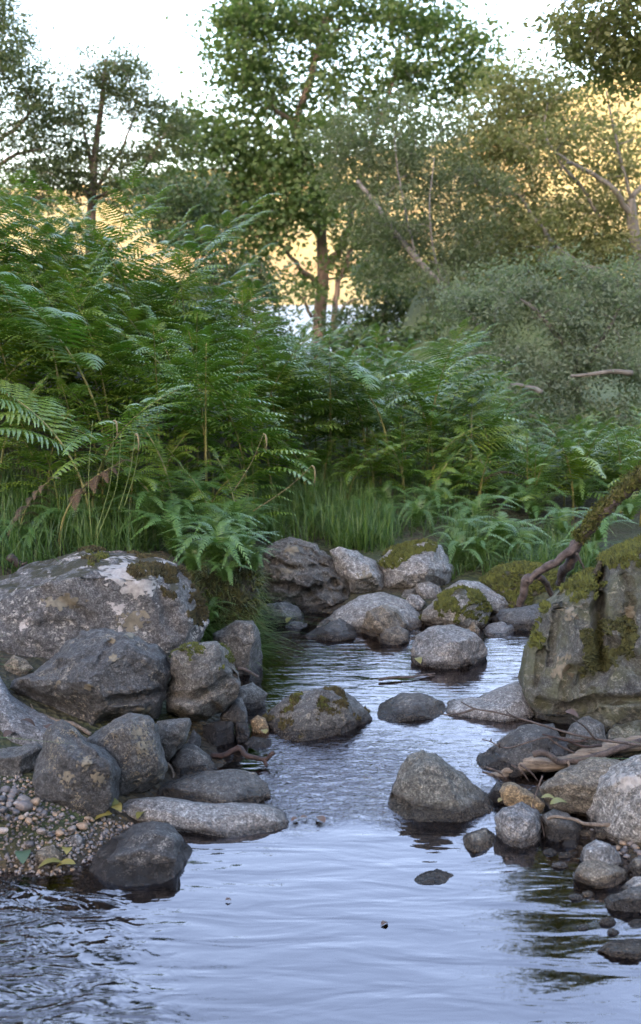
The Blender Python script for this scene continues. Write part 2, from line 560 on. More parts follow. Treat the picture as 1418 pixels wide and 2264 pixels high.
rx_ = np.linspace(-700, 700, 90)
ry_ = np.linspace(-420, -35, 40)
RX, RY = np.meshgrid(rx_, ry_)
kk = np.interp(RY, [-420, -200, -130, -60, -35], [.75, 1.0, .95, .25, -.05])
RZ = kk * (62 + 10 * fbm(np.stack([RX.ravel() / 90, RY.ravel() / 90, RX.ravel() * 0 + 3], 1), 4).reshape(RX.shape))
t = NT('wooded_slope')
pos = t.n('ShaderNodeNewGeometry').outputs['Position']
t.l(t.mix(t.noise(pos, 0.2, 6), (0.02, 0.035, 0.012), (0.09, 0.085, 0.03)), t.b.inputs['Base Color'])
t.b.inputs['Roughness'].default_value = 0.95
tag(link('ridge_terrain', mesh_np('ridge_terrain', np.stack([RX.ravel(), RY.ravel(), RZ.ravel()], 1), grid_faces(90, 40)), t.m), kind='structure')

# ================================================================== ROCKS
_ico = {}


def ico(sub):
    if sub not in _ico:
        bm = bmesh.new()
        bmesh.ops.create_icosphere(bm, subdivisions=sub, radius=1.0)
        V = np.array([v.co[:] for v in bm.verts])
        F = np.array([[v.index for v in f.verts] for f in bm.faces])
        bm.free()
        _ico[sub] = (V / np.linalg.norm(V, axis=1)[:, None], F)
    return _ico[sub]


def vnormals(V, F):
    n = np.cross(V[F[:, 1]] - V[F[:, 0]], V[F[:, 2]] - V[F[:, 0]])
    N = np.zeros_like(V)
    for i in range(3):
        np.add.at(N, F[:, i], n)
    return N / (np.linalg.norm(N, axis=1)[:, None] + 1e-12)


def poly_radius(P, th):
    """radius of star polygon P (k,2), about the origin, along angles th"""
    d = np.stack([np.cos(th), np.sin(th)], 1)
    best = np.full(len(th), 0.0)
    k = len(P)
    for i in range(k):
        a, b = P[i], P[(i + 1) % k]
        e = b - a
        den = d[:, 0] * e[1] - d[:, 1] * e[0]
        den = np.where(np.abs(den) < 1e-9, 1e-9, den)
        tt = (a[0] * e[1] - a[1] * e[0]) / den
        s = (a[0] * d[:, 1] - a[1] * d[:, 0]) / den
        ok = (tt > 0) & (s >= -1e-6) & (s <= 1 + 1e-6)
        best = np.where(ok & (tt > best), tt, best)
    return np.maximum(best, 0.15)


def seg_dist(u, v, line):
    L = np.asarray(line, float)
    best = np.full(u.shape, 1e9)
    for a, b in zip(L[:-1], L[1:]):
        e = b - a
        tt = np.clip(((u - a[0]) * e[0] + (v - a[1]) * e[1]) / (e @ e), 0, 1)
        best = np.minimum(best, np.hypot(u - a[0] - tt * e[0], v - a[1] - tt * e[1]))
    return best


M = {}
M['grey'] = rock_mat('grey_stone', (0.039, 0.042, 0.043), (0.078, 0.083, 0.081), lichen=0.45, lic_col=(0.30, 0.28, 0.22), dark=0.5)
M['lichen'] = rock_mat('lichen_boulder', (0.048, 0.049, 0.051), (0.092, 0.096, 0.096), lichen=0.5, blotch=0.95, moss=0.16, dark=0.4)
M['spotted'] = rock_mat('spotted_stone', (0.030, 0.034, 0.038), (0.058, 0.062, 0.062), lichen=0.75, lic_col=(0.25, 0.22, 0.15), dark=0.4, spots=1.3)
M['pale'] = rock_mat('pale_granite', (0.090, 0.096, 0.097), (0.162, 0.171, 0.171), grain=0.8, lichen=0.35, lic_col=(0.42, 0.40, 0.34), dark=0.3, wet=0.03)
M['palemoss'] = rock_mat('mossy_granite', (0.083, 0.085, 0.081), (0.158, 0.164, 0.154), grain=0.8, lichen=0.3, moss=0.24, dark=0.4, wet=0.03)
M['dark'] = rock_mat('dark_stone', (0.022, 0.024, 0.025), (0.051, 0.054, 0.054), lichen=0.3, dark=0.6, wet=0.05)
M['rugged'] = rock_mat('rugged_stone', (0.029, 0.029, 0.028), (0.065, 0.067, 0.062), lichen=0.35, lic_col=(0.3, 0.29, 0.26), dark=0.7)
M['green'] = rock_mat('algae_stone', (0.054, 0.058, 0.055), (0.102, 0.111, 0.101), lichen=0.35, lic_col=(0.30, 0.30, 0.24), algae=0.8, moss=0.14, dark=0.9)
M['tan'] = rock_mat('tan_stone', (0.126, 0.096, 0.051), (0.209, 0.164, 0.096), lichen=0.0, dark=0.5, wet=0.0)
M['brown'] = rock_mat('brown_stone', (0.063, 0.058, 0.044), (0.133, 0.123, 0.096), lichen=0.2, dark=0.4, wet=0.03)
M['olive'] = rock_mat('olive_stone', (0.072, 0.074, 0.062), (0.130, 0.133, 0.112), lichen=0.2, dark=0.3, wet=0.045)
M['slab'] = rock_mat('smooth_slab', (0.116, 0.121, 0.125), (0.164, 0.174, 0.177), lichen=0.0, dark=0.15, wet=0.02, rough=0.6)
M['wet'] = rock_mat('wet_stone', (0.019, 0.021, 0.022), (0.044, 0.047, 0.051), lichen=0.0, dark=0.5, wet=0.2, rough=0.35)
M['mossy'] = rock_mat('moss_covered_stone', (0.038, 0.037, 0.028), (0.063, 0.062, 0.041), lichen=0.1, moss=0.55, dark=0.5, wet=0.0)
M['bedstone'] = rock_mat('submerged_stone', (0.095, 0.072, 0.024), (0.164, 0.130, 0.047), lichen=0.0, dark=0.5, wet=0.0)
M_MOSS = plain_mat('moss', (0.018, 0.026, 0.005), (0.080, 0.096, 0.014), 35.0, 0.95)
ROCKS = {}


def rock(key, name, label, poly, base, z=0.0, t=None, lean=0.25, sub=5, mat='grey', seed=0, facet=11, sharp=16, rough=1.0,
         strata=0.0, cuts=26, grooves=(), cat='rock', group=None, below=0.0, squash=1.0):
    r = np.random.default_rng(seed * 31 + len(poly) * 7 + int(abs(poly[0][0])))
    P = np.array(poly, float)
    if below:
        P[:, 1] = np.where(P[:, 1] > base - 6, P[:, 1] + below, P[:, 1])
    lo, hi = P.min(0), P.max(0)
    hu, hv = (hi - lo) / 2
    A = np.roll(P, -1, 0)
    cr = P[:, 0] * A[:, 1] - A[:, 0] * P[:, 1]
    cu = ((P[:, 0] + A[:, 0]) * cr).sum() / (3 * cr.sum())
    cv = ((P[:, 1] + A[:, 1]) * cr).sum() / (3 * cr.sum())
    Pn = np.stack([(P[:, 0] - cu) / hu, -(P[:, 1] - cv) / hv], 1)
    D, F = ico(sub)
    nn = r.normal(size=(facet, 3)); nn[:, 1] = -np.abs(nn[:, 1]) * 1.3
    nn = np.concatenate([nn, r.normal(size=(4, 3))])
    nn /= np.linalg.norm(nn, axis=1)[:, None]
    dd = r.uniform(0.66, 0.95, len(nn))
    R = ((np.clip(D @ nn.T, 0, None) / dd) ** sharp).sum(1) + 1.0
    Q = D * (R ** (-1.0 / sharp))[:, None]
    Q = Q * (1 + 0.07 * fbm(D * 1.7 + seed * 3.1, 2))[:, None]
    for _ in range(cuts):                      # chipped flat faces with crisp edges
        n_ = r.normal(size=3); n_[1] = -abs(n_[1]) * 1.2; n_ /= np.linalg.norm(n_)
        dq = Q @ n_
        Q = Q - n_ * (np.clip(dq - dq.max() * r.uniform(.80, .96), 0, None) * .92)[:, None]
    th = np.arctan2(Q[:, 2], Q[:, 0])
    rad = np.hypot(Q[:, 0], Q[:, 2])
    nb = 120
    bi = ((th + math.pi) / (2 * math.pi) * nb).astype(int) % nb
    S = np.zeros(nb)
    np.maximum.at(S, bi, rad)
    S = np.where(S < 1e-3, np.median(S), S)
    S = np.maximum.reduce([S, np.roll(S, 1) * .985, np.roll(S, -1) * .985])
    bc = (np.arange(-1, nb + 1) + 0.5) / nb * 2 * math.pi - math.pi
    Sth = np.interp(th, bc, np.concatenate([[S[-1]], S, [S[0]]]))
    T = poly_radius(Pn, th)
    rel = np.clip(rad / Sth, 0, 1)
    sc = T / Sth
    sm = np.median(sc)
    k = sstep(0.1, 0.75, rel)
    sc = sm * (1 - k) + sc * k
    u = cu + hu * Q[:, 0] * sc
    v = cv - hv * Q[:, 2] * sc
    Yg0 = gy(base, z)
    mpp = Yg0 / FPX
    if t is None:
        t = 0.85 * min(hu, hv * 1.5) * mpp
    w = t * Q[:, 1]
    front = (Q[:, 1] < 0)
    gsc = min(hu, hv) * mpp
    # strata: irregular ledges along one direction
    if strata:
        ax = r.normal(size=3); ax[2] += 1.2; ax /= np.linalg.norm(ax)
        q = np.stack([u * mpp, w, -v * mpp], 1) / gsc
        s = (q @ ax) * 3.2 + fbm(q * 1.3 + seed, 3) * .9
        w = w + strata * gsc * (np.abs((s % 1.0) - .5) - .25) * .45
    for line, wd, dep in grooves:
        jit = fbm(np.stack([u / 30, v / 30, u * 0 + seed], 1), 3) * wd * 0.9
        d = np.abs(seg_dist(u, v, line) + jit)
        w = w + np.where(front, dep * np.exp(-(d / wd) ** 2), 0)
    near = front & (np.abs(v - base) < max(8, hv * .12)) & (np.abs(u - cu) < hu * .6)
    wf = np.median(w[near]) if near.sum() > 3 else -t * .5
    Yc = Yg0 - wf
    Yv = Yc + w + lean * (base - v) * mpp
    V = pix(u, v, Yv)
    N = vnormals(V, F)
    c0 = V.mean(0)
    q = (V - c0) / gsc
    disp = 0.045 * fbm(q * 1.1 + seed * 5.7, 3) - 0.10 * np.clip(fbm(q * 1.6 + seed * 2.3, 4, ridged=True) - .28, 0, 1) + 0.035 * fbm(q * 5 + seed, 5, gain=.6)
    V = V + N * (disp * gsc * rough)[:, None]
    me = mesh_np(name, V - c0, F)
    o = link(name, me, M[mat] if isinstance(mat, str) else mat)
    o.location = c0
    tag(o, label, cat, group)
    ROCKS[key] = (o, V, F)
    return o


def moss_on(key, n=2500, thr=0.45, size=0.012, region=None, nthr=0.0, nscale=7.0, seed=0, mat=None):
    """tufted moss cushion as a part of the rock"""
    o, V, F = ROCKS[key]
    r = np.random.default_rng(seed + 91)
    a, b, c = V[F[:, 0]], V[F[:, 1]], V[F[:, 2]]
    nr = np.cross(b - a, c - a)
    ar = np.linalg.norm(nr, axis=1) / 2
    nr = nr / (2 * ar[:, None] + 1e-12)
    ce = (a + b + c) / 3
    nz = fbm(ce * nscale + seed, 3)
    ok = (nr[:, 2] + nz * .5 > thr) & (nz > nthr) & (ce[:, 2] > 0.0)
    if region is not None:
        pu, pv = topix(ce)
        pu = pu + 70 * fbm(ce * 9 + 4.4, 3); pv = pv + 70 * fbm(ce * 9 + 9.1, 3)
        rg = np.zeros(len(ce), bool)
        for (x0, y0, x1, y1) in region:
            rg |= (pu > x0) & (pu < x1) & (pv > y0) & (pv < y1)
        ok &= rg
    if ok.sum() < 5:
        return
    idx = np.where(ok)[0]
    pr = ar[idx] / ar[idx].sum()
    f = r.choice(idx, n, p=pr)
    s = r.dirichlet((1, 1, 1), n)
    p = a[f] * s[:, :1] + b[f] * s[:, 1:2] + c[f] * s[:, 2:]
    nn = nr[f] + r.normal(size=(n, 3)) * .45 + np.array([0, 0, .3])
    nn /= np.linalg.norm(nn, axis=1)[:, None]
    tg = np.cross(nn, r.normal(size=(n, 3)))
    tg /= np.linalg.norm(tg, axis=1)[:, None]
    bt = np.cross(nn, tg)
    h = size * r.uniform(.5, 1.5, n)[:, None]
    wd = h * .55
    Vs = np.stack([p + tg * wd - nn * .003, p - tg * wd * .5 + bt * wd * .87 - nn * .003, p - tg * wd * .5 - bt * wd * .87 - nn * .003, p + nn * h], 1).reshape(-1, 3)
    i = np.arange(n) * 4
    Fs = np.concatenate([np.stack([i, i + 1, i + 3], 1), np.stack([i + 1, i + 2, i + 3], 1), np.stack([i + 2, i, i + 3], 1)])
    m = link('moss', mesh_np('moss', Vs - np.array(o.location), Fs, smooth=False), mat or M_MOSS, o)
    m['kind'] = 'stuff'
    return m


# --- left bank
rock('A', 'boulder', 'largest lichen-patched grey boulder at the left edge below the grass',
     [(-230, 1330), (-60, 1292), (0, 1262), (60, 1243), (130, 1222), (200, 1208), (270, 1211), (330, 1222), (390, 1240), (430, 1280), (457, 1330), (462, 1372), (440, 1420), (400, 1470), (330, 1560), (100, 1600), (-230, 1570)],
     1500, .12, t=.40, lean=.35, sub=6, mat='lichen', seed=1, facet=9, cat='boulder', grooves=[([(365, 1250), (360, 1330), (390, 1400)], 12, .03), ([(80, 1290), (140, 1330), (200, 1370)], 10, .02)])
rock('B', 'boulder', 'grey humped boulder in front of the lichen-patched boulder',
     [(12, 1522), (20, 1500), (60, 1490), (110, 1460), (145, 1415), (180, 1392), (230, 1387), (290, 1398), (350, 1425), (378, 1450), (381, 1485), (370, 1540), (352, 1590), (300, 1612), (250, 1605), (200, 1628), (150, 1595), (110, 1578), (60, 1552)],
     1585, .13, t=.25, lean=.12, sub=6, mat='grey', seed=2, facet=10, cat='boulder', strata=.25,
     grooves=[([(250, 1552), (310, 1545), (370, 1525)], 7, .05), ([(50, 1520), (110, 1555), (190, 1580)], 9, .03), ([(215, 1470), (245, 1420)], 5, .015)])
rock('C', 'boulder', 'angular grey boulder with mossy corner, right beside the humped boulder',
     [(378, 1442), (420, 1424), (480, 1416), (502, 1432), (522, 1470), (535, 1510), (530, 1540), (500, 1572), (460, 1592), (420, 1597), (368, 1578), (360, 1540), (375, 1490)],
     1575, .12, t=.2, lean=.12, sub=5, mat='grey', seed=3, facet=9, cat='boulder', strata=.2,
     grooves=[([(365, 1535), (430, 1545), (480, 1520), (520, 1490)], 9, .045)])
rock('D', 'rock', 'pointed dark grey rock with tan lichen spots standing on the gravel',
     [(118, 1595), (140, 1590), (165, 1605), (190, 1635), (230, 1650), (260, 1677), (271, 1702), (266, 1745), (262, 1790), (240, 1815), (180, 1825), (120, 1815), (75, 1775), (68, 1730), (80, 1680), (95, 1630), (105, 1605)],
     1800, .06, t=.14, lean=.2, sub=5, mat='spotted', seed=4, facet=9, grooves=[([(150, 1600), (175, 1650), (235, 1690)], 8, .012)])
rock('E', 'rock', 'rounded dark grey rock between the pointed rock and the wedge rock',
     [(190, 1632), (240, 1592), (290, 1573), (330, 1580), (352, 1605), (360, 1650), (373, 1692), (365, 1725), (320, 1760), (260, 1790), (200, 1770), (180, 1700)],
     1760, .04, t=.14, lean=.25, sub=5, mat='spotted', seed=5, facet=7, sharp=12)
rock('F', 'rock', 'wedge-shaped grey rock leaning on the rounded rock',
     [(345, 1595), (400, 1587), (420, 1586), (425, 1600), (412, 1640), (388, 1668), (370, 1690), (348, 1650)], 1670, .08, t=.08, lean=.2, sub=4, mat='grey', seed=6)
rock('F2', 'rock', 'small dark rock behind the wedge rock', [(412, 1645), (428, 1612), (446, 1630), (444, 1665), (420, 1672)], 1662, .02, sub=4, mat='dark', seed=7)
rock('G', 'rock', 'low dark triangular rock below the wedge rock', [(365, 1690), (398, 1645), (430, 1642), (465, 1670), (482, 1698), (465, 1730), (380, 1735)], 1708, .02, t=.09, lean=.4, sub=4, mat='dark', seed=8)
rock('H', 'rock', 'wet grey slab rock with glistening top, behind the long flat slab',
     [(325, 1758), (370, 1727), (440, 1706), (520, 1698), (565, 1705), (590, 1730), (605, 1765), (602, 1800), (540, 1815), (400, 1820), (330, 1800)], 1780, .01, t=.12, lean=.9, sub=5, mat='grey', seed=9)
rock('I', 'slab', 'long flat pale grey slab at the near pool edge',
     [(268, 1778), (290, 1765), (350, 1760), (410, 1768), (470, 1776), (520, 1773), (600, 1776), (635, 1795), (650, 1815), (640, 1850), (580, 1885), (520, 1880), (430, 1860), (340, 1835), (280, 1805)], 1842, 0, t=.11, lean=.9, sub=5, mat='slab', seed=10, facet=7, rough=.6)
rock('J', 'rock', 'blocky dark rock standing in the near pool beside the gravel',
     [(188, 1925), (205, 1890), (245, 1850), (290, 1825), (345, 1812), (375, 1820), (405, 1850), (430, 1880), (434, 1912), (430, 1960), (418, 2010), (320, 2025), (215, 2000)], 1957, 0, t=.14, lean=.45, sub=5, mat='dark', seed=11, facet=9, sharp=22,
     grooves=[([(240, 1895), (310, 1880), (390, 1900)], 10, -.015)])
rock('P', 'rock', 'grey rock under the overhanging grass tuft at the far pool edge',
     [(470, 1400), (520, 1372), (560, 1372), (578, 1400), (581, 1470), (578, 1500), (570, 1540), (520, 1545), (480, 1460)], 1490, 0, t=.16, lean=.15, sub=5, mat='grey', seed=12)
rock('L', 'rock', 'small grey rock at the water edge below the angular boulder', [(525, 1520), (560, 1508), (592, 1532), (586, 1560), (560, 1590), (530, 1590), (520, 1550)], 1568, 0, sub=4, mat='grey', seed=13)
rock('M0', 'rock', 'wet grey rock wedged under the angular boulder', [(485, 1585), (510, 1545), (535, 1540), (548, 1575), (548, 1605), (495, 1608)], 1594, .06, t=.07, sub=4, mat='dark', seed=14)
rock('M1', 'rock', 'shiny wet black block, left of the pair by the water', [(448, 1603), (480, 1592), (516, 1594), (520, 1640), (510, 1690), (450, 1690)], 1648, 0, t=.07, lean=.1, sub=4, mat='wet', seed=15, facet=6, sharp=26)
rock('M2', 'rock', 'shiny wet black block, right of the pair by the water', [(519, 1596), (545, 1597), (554, 1618), (548, 1660), (535, 1680), (518, 1670)], 1640, 0, t=.06, lean=.1, sub=4, mat='wet', seed=16, facet=6, sharp=26)
rock('N', 'stone', 'small tan stone left of the moss-topped midstream rock', [(553, 1592), (570, 1580), (588, 1588), (596, 1612), (590, 1635), (560, 1632)], 1620, 0, sub=4, mat='tan', seed=17, cat='stone')
rock('O', 'stone', 'flat dark stone awash below the small tan stone', [(533, 1645), (560, 1627), (600, 1634), (606, 1655), (570, 1672), (536, 1668)], 1652, 0, sub=4, mat='dark', seed=18, lean=.8, cat='stone')
rock('Y0', 'slab', 'sloping grey slab with dead leaves at the left edge', [(-60, 1500), (0, 1490), (18, 1530), (60, 1560), (150, 1600), (210, 1640), (190, 1690), (40, 1700), (-60, 1700)], 1665, .10, t=.16, lean=.95, sub=5, mat='slab', seed=19, facet=6, rough=.8)
rock('Z0', 'rock', 'pale-topped rock at the left edge behind the gravel', [(-60, 1665), (30, 1650), (80, 1640), (100, 1652), (85, 1700), (40, 1745), (-60, 1770)], 1735, .10, t=.12, lean=.6, sub=5, mat='grey', seed=20)
rock('S0', 'stone', 'small brown stone against the foot of the lichen-patched boulder', [(8, 1470), (30, 1447), (58, 1458), (75, 1478), (50, 1505), (12, 1500)], 1490, .2, sub=4, mat='brown', seed=21, cat='stone')
# --- midstream
rock('K', 'rock', 'moss-topped rock in midstream between two pools',
     [(578, 1592), (605, 1560), (650, 1530), (700, 1520), (750, 1523), (790, 1545), (815, 1572), (826, 1590), (800, 1630), (740, 1670), (650, 1690), (595, 1660)], 1632, 0, t=.17, lean=.4, sub=5, mat='grey', seed=22, facet=9)
rock('WW', 'rock', 'low wet rock with water sheeting over it, right of the moss-topped rock',
     [(816, 1604), (838, 1556), (885, 1531), (935, 1532), (982, 1550), (1004, 1594), (985, 1632), (840, 1632)], 1594, 0, t=.13, lean=.75, sub=5, mat='grey', seed=23)
rock('XX', 'slab', 'smooth pale grey slab beside the big right boulder in the stream',
     [(972, 1572), (995, 1546), (1060, 1540), (1100, 1520), (1150, 1504), (1200, 1506), (1215, 1600), (1160, 1640), (1040, 1630), (985, 1615)], 1592, 0, t=.18, lean=.75, sub=5, mat='slab', seed=24, facet=6, rough=.6)
rock('II', 'rock', 'large triangular olive-grey rock at the pool outlet',
     [(836, 1822), (855, 1770), (875, 1710), (900, 1670), (935, 1652), (965, 1664), (985, 1684), (1020, 1705), (1060, 1740), (1090, 1765), (1108, 1795), (1110, 1840), (1080, 1880), (960, 1895), (860, 1880)], 1816, 0, t=.17, lean=.5, sub=6, mat='olive', seed=25, facet=7, sharp=10, rough=.7,
     grooves=[([(860, 1755), (890, 1775), (905, 1790)], 5, .02)])
rock('VV', 'rock', 'small flat rock just breaking the near pool surface', [(900, 1952), (930, 1931), (965, 1918), (1000, 1925), (1030, 1942), (1020, 1975), (950, 1985), (905, 1975)], 1954, 0, t=.05, lean=.9, sub=4, mat='dark', seed=26)
# --- far rocks
rock('Q', 'boulder', 'rugged dark fissured boulder at the head of the far pool',
     [(570, 1265), (575, 1225), (600, 1200), (640, 1187), (665, 1195), (700, 1205), (740, 1240), (770, 1270), (797, 1300), (795, 1330), (765, 1360), (700, 1385), (650, 1375), (585, 1345)], 1350, 0, t=.28, lean=.35, sub=6, mat='rugged', seed=27, facet=14, sharp=22, rough=1.7, strata=.5, cat='boulder',
     grooves=[([(610, 1290), (680, 1310), (740, 1290)], 8, .05), ([(650, 1330), (700, 1300), (760, 1310)], 7, .05), ([(600, 1240), (660, 1260), (720, 1250)], 6, .04)])
rock('R', 'rock', 'pale granite rock between the rugged dark boulder and the moss-capped rock',
     [(728, 1218), (750, 1208), (790, 1218), (830, 1240), (852, 1272), (850, 1305), (825, 1325), (780, 1320), (745, 1270)], 1308, .06, t=.18, sub=5, mat='pale', seed=28)
rock('S', 'boulder', 'pale boulder capped with bright yellow-green moss below the ferns',
     [(833, 1238), (860, 1215), (900, 1200), (940, 1195), (975, 1205), (992, 1235), (1006, 1258), (1002, 1285), (975, 1318), (900, 1325), (845, 1310)], 1303, .06, t=.24, sub=5, mat='pale', seed=29, cat='boulder')
rock('T', 'stone', 'small rounded pale stone in front of the moss-capped boulder', [(916, 1290), (940, 1280), (970, 1295), (982, 1312), (965, 1335), (930, 1335), (914, 1312)], 1326, .03, sub=4, mat='pale', seed=30, cat='stone')
rock('T2', 'stone', 'smallest pale stone behind the long granite mound', [(890, 1335), (905, 1313), (925, 1315), (942, 1332), (930, 1352), (898, 1352)], 1343, .03, sub=4, mat='pale', seed=31, cat='stone')
rock('T3', 'stone', 'half-hidden grey stone left of the small rounded pale stone', [(880, 1325), (895, 1303), (918, 1300), (920, 1325), (900, 1340)], 1328, .03, sub=4, mat='grey', seed=310, cat='stone')
rock('U', 'rock', 'long pale granite mound across the head of the far pool',
     [(660, 1400), (700, 1380), (740, 1350), (790, 1318), (840, 1307), (890, 1320), (920, 1345), (938, 1372), (930, 1410), (870, 1425), (700, 1430)], 1398, 0, t=.22, lean=.6, sub=5, mat='pale', seed=32)
rock('V', 'rock', 'upright rounded tan-grey rock in front of the granite mound', [(797, 1390), (810, 1350), (845, 1335), (880, 1345), (902, 1378), (900, 1415), (860, 1435), (805, 1430)], 1409, 0, t=.12, sub=5, mat='brown', seed=33)
rock('W', 'rock', 'low rounded rock in front of the upright tan-grey rock', [(833, 1410), (850, 1390), (880, 1382), (905, 1395), (910, 1425), (880, 1445), (838, 1440)], 1425, 0, t=.09, sub=4, mat='brown', seed=34)
rock('X', 'rock', 'dark wedge rock in the water left of the upright tan-grey rock', [(658, 1412), (700, 1387), (750, 1365), (785, 1385), (792, 1412), (770, 1440), (680, 1440)], 1416, 0, t=.12, lean=.5, sub=5, mat='dark', seed=35)
rock('Y', 'rock', 'rounded grey rock at the foot of the rugged dark boulder', [(573, 1350), (590, 1335), (630, 1328), (660, 1340), (673, 1362), (665, 1395), (600, 1400), (578, 1375)], 1380, 0, t=.12, sub=5, mat='grey', seed=36)
rock('Z', 'stone', 'flat pale stone with a leaf on it, in the shallows', [(624, 1384), (650, 1370), (680, 1378), (684, 1392), (655, 1402), (628, 1400)], 1389, 0, t=.07, lean=1.0, sub=4, mat='slab', seed=37, cat='stone')
rock('AA', 'boulder', 'round pale granite boulder standing in the far pool',
     [(907, 1432), (920, 1402), (950, 1384), (1000, 1378), (1040, 1390), (1070, 1415), (1079, 1442), (1075, 1480), (1040, 1515), (985, 1520), (930, 1500), (908, 1462)], 1478, 0, t=.17, lean=.2, sub=5, mat='pale', seed=38, facet=7, sharp=10, cat='boulder')
rock('BB', 'rock', 'moss-streaked rock behind the round granite boulder', [(927, 1372), (935, 1347), (980, 1312), (1020, 1295), (1060, 1310), (1086, 1350), (1082, 1385), (1050, 1405), (950, 1400)], 1388, .02, t=.2, sub=5, mat='palemoss', seed=39)
rock('BB2', 'rock', 'pale sloping rock behind the moss-streaked rock', [(980, 1305), (1020, 1280), (1060, 1285), (1100, 1310), (1142, 1337), (1120, 1365), (1040, 1365), (985, 1340)], 1348, .04, t=.16, lean=.5, sub=5, mat='pale', seed=40)
rock('CC', 'rock', 'moss-covered dark mound behind the fallen branch', [(1058, 1285), (1100, 1256), (1150, 1245), (1200, 1250), (1240, 1262), (1256, 1300), (1220, 1345), (1110, 1340)], 1318, .08, t=.25, lean=.3, sub=5, mat='mossy', seed=41)
rock('CC2', 'rock', 'low green mossy rock under the fallen branch tip', [(1090, 1300), (1130, 1298), (1180, 1320), (1200, 1345), (1150, 1362), (1095, 1335)], 1345, .03, t=.14, lean=.7, sub=4, mat='mossy', seed=42)
rock('DD', 'rock', 'long bluish-grey rock touching the big right boulder', [(1083, 1368), (1110, 1345), (1160, 1340), (1200, 1330), (1250, 1340), (1250, 1400), (1160, 1425), (1090, 1400)], 1394, 0, t=.15, lean=.4, sub=5, mat='grey', seed=43)
rock('EE', 'stone', 'flat pinkish stone at the water edge right of the round granite boulder', [(1060, 1400), (1080, 1380), (1110, 1372), (1135, 1380), (1148, 1404), (1130, 1425), (1070, 1425)], 1407, 0, t=.12, lean=.8, sub=4, mat='slab', seed=44, cat='stone')
rock('FF', 'stone', 'small grey stone peeping over the round granite boulder', [(980, 1378), (1005, 1363), (1032, 1378), (1030, 1400), (985, 1400)], 1392, .02, sub=4, mat='pale', seed=45, cat='stone')
rock('FF2', 'stone', 'small mottled stone right of the round granite boulder top', [(1032, 1390), (1046, 1374), (1062, 1392), (1060, 1415), (1038, 1415)], 1404, .0, sub=4, mat='brown', seed=46, cat='stone')
# --- right bank
rock('GG', 'boulder', 'huge cracked mossy boulder at the right edge',
     [(1143, 1485), (1155, 1432), (1175, 1382), (1200, 1332), (1240, 1300), (1290, 1262), (1318, 1264), (1326, 1230), (1360, 1214), (1400, 1192), (1460, 1175), (1620, 1230), (1720, 1400), (1680, 1640), (1500, 1690), (1330, 1668), (1290, 1632), (1220, 1614), (1160, 1606), (1146, 1540)],
     1600, .03, t=.42, lean=.25, sub=6, mat='green', seed=47, facet=8, sharp=40, cuts=46, rough=.7, strata=.12, cat='boulder',
     grooves=[([(1322, 1250), (1328, 1330), (1322, 1400), (1332, 1470)], 8, .16), ([(1300, 1290), (1270, 1370), (1280, 1430), (1305, 1480)], 14, -.03), ([(1330, 1400), (1370, 1440), (1418, 1475)], 10, .04),
              ([(1340, 1440), (1330, 1480), (1290, 1505)], 22, .05), ([(1190, 1555), (1255, 1575), (1320, 1550), (1418, 1545)], 7, .06), ([(1200, 1440), (1185, 1520)], 6, .04), ([(1240, 1310), (1225, 1400), (1215, 1470)], 5, .04), ([(1380, 1240), (1395, 1330), (1385, 1420)], 6, .05), ([(1260, 1480), (1245, 1560)], 5, .035)])
rock('HH', 'rock', 'dark rock jutting from under the huge cracked boulder', [(1038, 1705), (1055, 1670), (1100, 1640), (1150, 1602), (1225, 1598), (1250, 1640), (1245, 1720), (1150, 1750), (1050, 1740)], 1712, 0, t=.18, lean=.5, sub=5, mat='dark', seed=48)
rock('HH2', 'rock', 'small grey angular rock in the dark hollow under the huge boulder', [(1240, 1650), (1262, 1600), (1300, 1580), (1335, 1600), (1345, 1660), (1260, 1670)], 1655, .07, t=.1, sub=4, mat='grey', seed=49)
rock('HH3', 'rock', 'dark rounded rock underneath the driftwood log', [(1190, 1740), (1240, 1700), (1310, 1672), (1380, 1680), (1390, 1760), (1310, 1815), (1210, 1805)], 1795, .02, t=.12, lean=.3, sub=5, mat='brown', seed=50)
rock('HH4', 'rock', 'grey-green angular rock behind the driftwood log at the right edge', [(1325, 1640), (1360, 1600), (1420, 1590), (1500, 1610), (1500, 1700), (1340, 1700)], 1672, .03, t=.14, lean=.3, sub=5, mat='green', seed=501)
rock('HH5', 'rock', 'small dark rock wedged between the dark jutting rock and the log', [(1195, 1680), (1215, 1640), (1260, 1635), (1275, 1680), (1240, 1705)], 1688, .02, t=.08, sub=4, mat='dark', seed=502)
rock('HH6', 'rock', 'dark rock beside the orange-tan stone under the log', [(1075, 1760), (1100, 1725), (1140, 1735), (1150, 1790), (1090, 1795)], 1775, .0, t=.08, sub=4, mat='dark', seed=503)
rock('JJ', 'boulder', 'smooth rounded lichen-dusted boulder at the right edge below the driftwood',
     [(1291, 1795), (1298, 1750), (1320, 1715), (1360, 1690), (1418, 1664), (1500, 1655), (1570, 1750), (1540, 1900), (1418, 1920), (1340, 1900), (1298, 1845)], 1872, .0, t=.24, lean=.35, sub=6, mat='pale', seed=51, facet=5, sharp=8, rough=.7, cat='boulder')
rock('KK', 'rock', 'upright blocky pinkish-grey rock at the right waterline', [(1093, 1805), (1110, 1787), (1155, 1772), (1190, 1790), (1202, 1820), (1198, 1865), (1175, 1905), (1110, 1905), (1096, 1850)], 1872, 0, t=.09, lean=.2, sub=5, mat='pale', seed=52)
rock('LL', 'rock', 'low rock left of the upright blocky rock', [(1003, 1870), (1030, 1842), (1075, 1828), (1097, 1845), (1103, 1885), (1080, 1915), (1020, 1905)], 1882, 0, t=.08, lean=.5, sub=4, mat='brown', seed=53)
